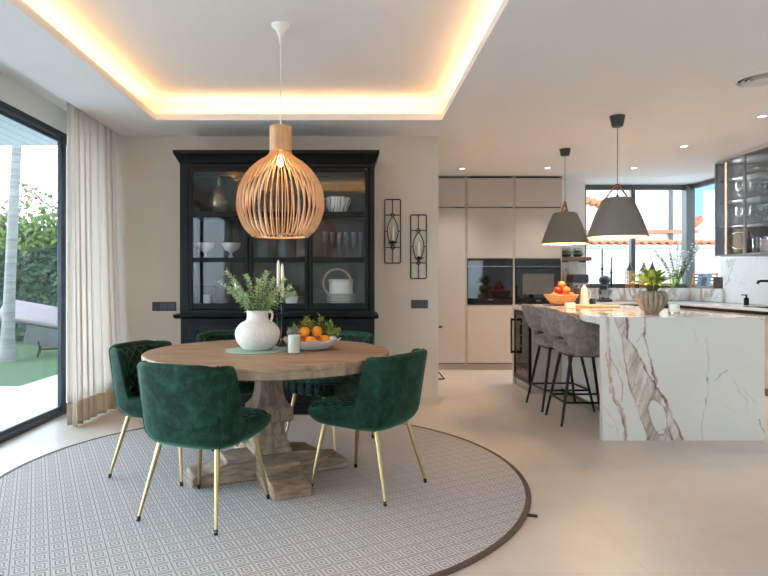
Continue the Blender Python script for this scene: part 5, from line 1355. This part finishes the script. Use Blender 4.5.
MB().tube([(0.06,-0.24,0.12),(0.54,-0.24,0.12)], 0.011, 8).build('stretcher', M['black_metal'], lc)
# yard wall with tile coping, neighbour's house
gw = thing('garden_wall', 'white garden wall with terracotta tile coping outside the kitchen window', 'wall', (0,0,0))
MB().box(2.0, 8.6, 10.45, 10.65, -0.01, 1.76).build('wall_body', M['render'], gw)
tile = None
for k in range(44):
    x = 2.1 + k*0.146
    if tile is None:
        t = MB(); vs = []; fs = []; n = 12
        for (y, z, r0) in ((10.30, 1.80, 0.070), (10.80, 1.87, 0.062)):
            for rr in (r0, r0-0.018):
                for i in range(n+1):
                    a = PI*i/n; vs.append((rr*math.cos(a), y, z+rr*math.sin(a)))
        q = n+1
        for i in range(n):
            fs += [(i, i+1, 2*q+i+1, 2*q+i), (q+i, 3*q+i, 3*q+i+1, q+i+1), (i, q+i, q+i+1, i+1), (2*q+i, 2*q+i+1, 3*q+i+1, 3*q+i)]
        fs += [(0, 2*q, 3*q, q), (n, q+n, 3*q+n, 2*q+n)]
        o = t.add(vs, fs).build('coping_tile', M['terracotta'], gw); tile = o
    else:
        o = tile.copy(); C.objects.link(o); o.parent = gw
    o.location.x = x
MB().box(2.0, 8.6, 10.38, 10.74, 1.761, 1.80).build('coping_bed', M['render'], gw)
nh = thing('neighbour_house', 'white house with orange tiled gable beyond the garden wall', 'house', (0,0,0))
MB().box(3.0, 8.05, 14.0, 18.0, -0.01, 6.0).build('wall_body', M['render'], nh)
MB().box(3.0, 8.06, 13.85, 14.0, 2.30, 2.37).build('eave_band', M['terracotta'], nh)
MB().cyl(7.48, 13.95, -0.01, 5.9, 0.045).build('downpipe', M['frame_grey'], nh)
gz = MB()
gz.prism([(8.3,-0.01),(10.2,-0.01),(10.2,1.75),(8.86,2.70),(8.3,2.25)], 15.0, 18.0, 'y'); gz.build('gable_wall', M['render'], nh)
rf = MB()
rf.prism([(8.10,2.13),(8.86,2.74),(8.86,2.84),(8.06,2.20)], 14.85, 18.1, 'y'); rf.prism([(8.86,2.74),(10.4,1.62),(10.44,1.72),(8.86,2.84)], 14.85, 18.1, 'y')
rf.build('gable_roof', M['terracotta'], nh)
# upper left eave glimpsed through the kitchen window
for k in range(3):
    o = MB().lathe([(0.0,0),(0.075,0),(0.075,0.16),(0,0.16)], 12, M=Matrix.Translation((5.48+k*0.15, 13.99, 3.05-k*0.04)) @ Matrix.Rotation(R(80), 4, 'X')).build('eave_tile', M['terracotta'], nh)

# ------------------------------------------------------------------ light
w = bpy.data.worlds.new('sky'); bpy.context.scene.world = w; w.use_nodes = True; nt = w.node_tree
bg = nt.nodes['Background']
tc = nt.nodes.new('ShaderNodeTexCoord'); sp = nt.nodes.new('ShaderNodeSeparateXYZ'); nt.links.new(tc.outputs['Generated'], sp.inputs[0])
el = ramp(nt, sp.outputs[2], [(0.0, (0.036, 0.068, 0.105, 1)), (0.25, (0.020, 0.047, 0.084, 1)), (1.0, (0.03, 0.07, 0.16, 1))])
cl = ramp(nt, noise_n(nt, tc.outputs['Generated'], 2.0, 5, 0.55), [(0.40, (0,0,0,1)), (0.62, (1,1,1,1))])
side = math_n(nt, 'SUBTRACT', 1.0, math_n(nt, 'MULTIPLY', math_n(nt, 'MINIMUM', math_n(nt, 'MULTIPLY', sp.outputs[0], 2.4), math_n(nt, 'ADD', math_n(nt, 'MULTIPLY', sp.outputs[1], 3.0), 0.3)), 1.0), True)
fac = math_n(nt, 'ADD', math_n(nt, 'MULTIPLY', cl, 0.02), side, True)
glow = ramp(nt, math_n(nt, 'ADD', math_n(nt, 'MULTIPLY', sp.outputs[2], 0.5), 0.5), [(0.47, (0.22,0.22,0.22,1)), (0.5, (1,1,1,1)), (0.65, (0.95,0.95,0.95,1)), (0.82, (0.22,0.23,0.25,1)), (1.0, (0.14,0.16,0.2,1))])
back = ramp(nt, math_n(nt, 'ADD', math_n(nt, 'MULTIPLY', sp.outputs[1], 0.5), 0.5), [(0.2, (0.4,0.4,0.4,1)), (0.55, (1,1,1,1))])
glow = mixc(nt, 1.0, glow, back, 'MULTIPLY')
white = mixc(nt, 1.0, (0.72, 0.87, 1.0, 1), glow, 'MULTIPLY')
nt.links.new(mixc(nt, fac, el, white), bg.inputs[0]); bg.inputs[1].default_value = 4.4
def area(name, loc, rot, sx, sy, en, colr=(1,1,1), portal=False):
    L = bpy.data.lights.new(name, 'AREA'); L.shape = 'RECTANGLE'; L.size = sx; L.size_y = sy; L.energy = en; L.color = colr
    if portal: L.cycles.is_portal = True
    o = bpy.data.objects.new(name, L); C.objects.link(o); o.location = loc; o.rotation_euler = rot
    return o
# portals: direction of -Z points into the room
area('portal_left', (XL-0.22, (DY0+DY1)/2, DZ/2), (0, R(-90), 0), DZ, DY1-DY0, 1, portal=True)
area('portal_rear', (3.0, YB-0.22, 1.2), (R(90), 0, 0), 2.4, 2.4, 1, portal=True)
area('portal_kitchen', ((W2X0+XR)/2, YK+0.22, (SILL+WT)/2), (R(-90), 0, 0), XR-W2X0, WT-SILL, 1, portal=True)
area('portal_side', (XR+0.22, (W3Y0+YK)/2, (SILL+WT)/2), (0, R(90), 0), WT-SILL, YK-W3Y0, 1, portal=True)
# cove strips lying on the lip of the tray
ce = 1.75; warm = (1, 0.56, 0.23); zc = CEIL+0.062
for nm, loc, sx, sy in (('cove_left', (TX0-0.075, (TY0+TY1)/2, zc), 0.03, TY1-TY0), ('cove_right', (TX1+0.075, (TY0+TY1)/2, zc), 0.03, TY1-TY0),
                        ('cove_back', ((TX0+TX1)/2, TY1+0.075, zc), TX1-TX0, 0.03), ('cove_front', ((TX0+TX1)/2, TY0-0.075, zc), TX1-TX0, 0.03)):
    area(nm, loc, (PI, 0, 0), sx, sy, ce*max(sx, sy)/3.0, warm)
sun = bpy.data.lights.new('sun', 'SUN'); sun.energy = 0.4; sun.color = (1, 0.93, 0.82); sun.angle = R(1.0)
so = bpy.data.objects.new('sun', sun); C.objects.link(so)
so.rotation_euler = (R(38), 0, R(-35))   # high, from behind and to the left of the camera

# ------------------------------------------------------------------ camera and view
cam = bpy.data.cameras.new('camera'); co = bpy.data.objects.new('camera', cam); C.objects.link(co)
co.location = (0, 0, 1.18); co.rotation_euler = (R(90), 0, 0)
cam.sensor_width = 36; cam.lens = 595/768*36; cam.shift_x = (384-352)/768; cam.shift_y = (281-288)/768
cam.clip_start = 0.05
sc = bpy.context.scene; sc.camera = co
sc.view_settings.view_transform = 'Standard'; sc.view_settings.look = 'None'; sc.view_settings.gamma = 1.0
sc.view_settings.use_curve_mapping = False; sc.view_settings.exposure = 2.14
sc.cycles.use_denoising = True
sc.cycles.max_bounces = 10; sc.cycles.diffuse_bounces = 5; sc.cycles.glossy_bounces = 4; sc.cycles.transparent_max_bounces = 24
sc.cycles.sample_clamp_indirect = 6.0
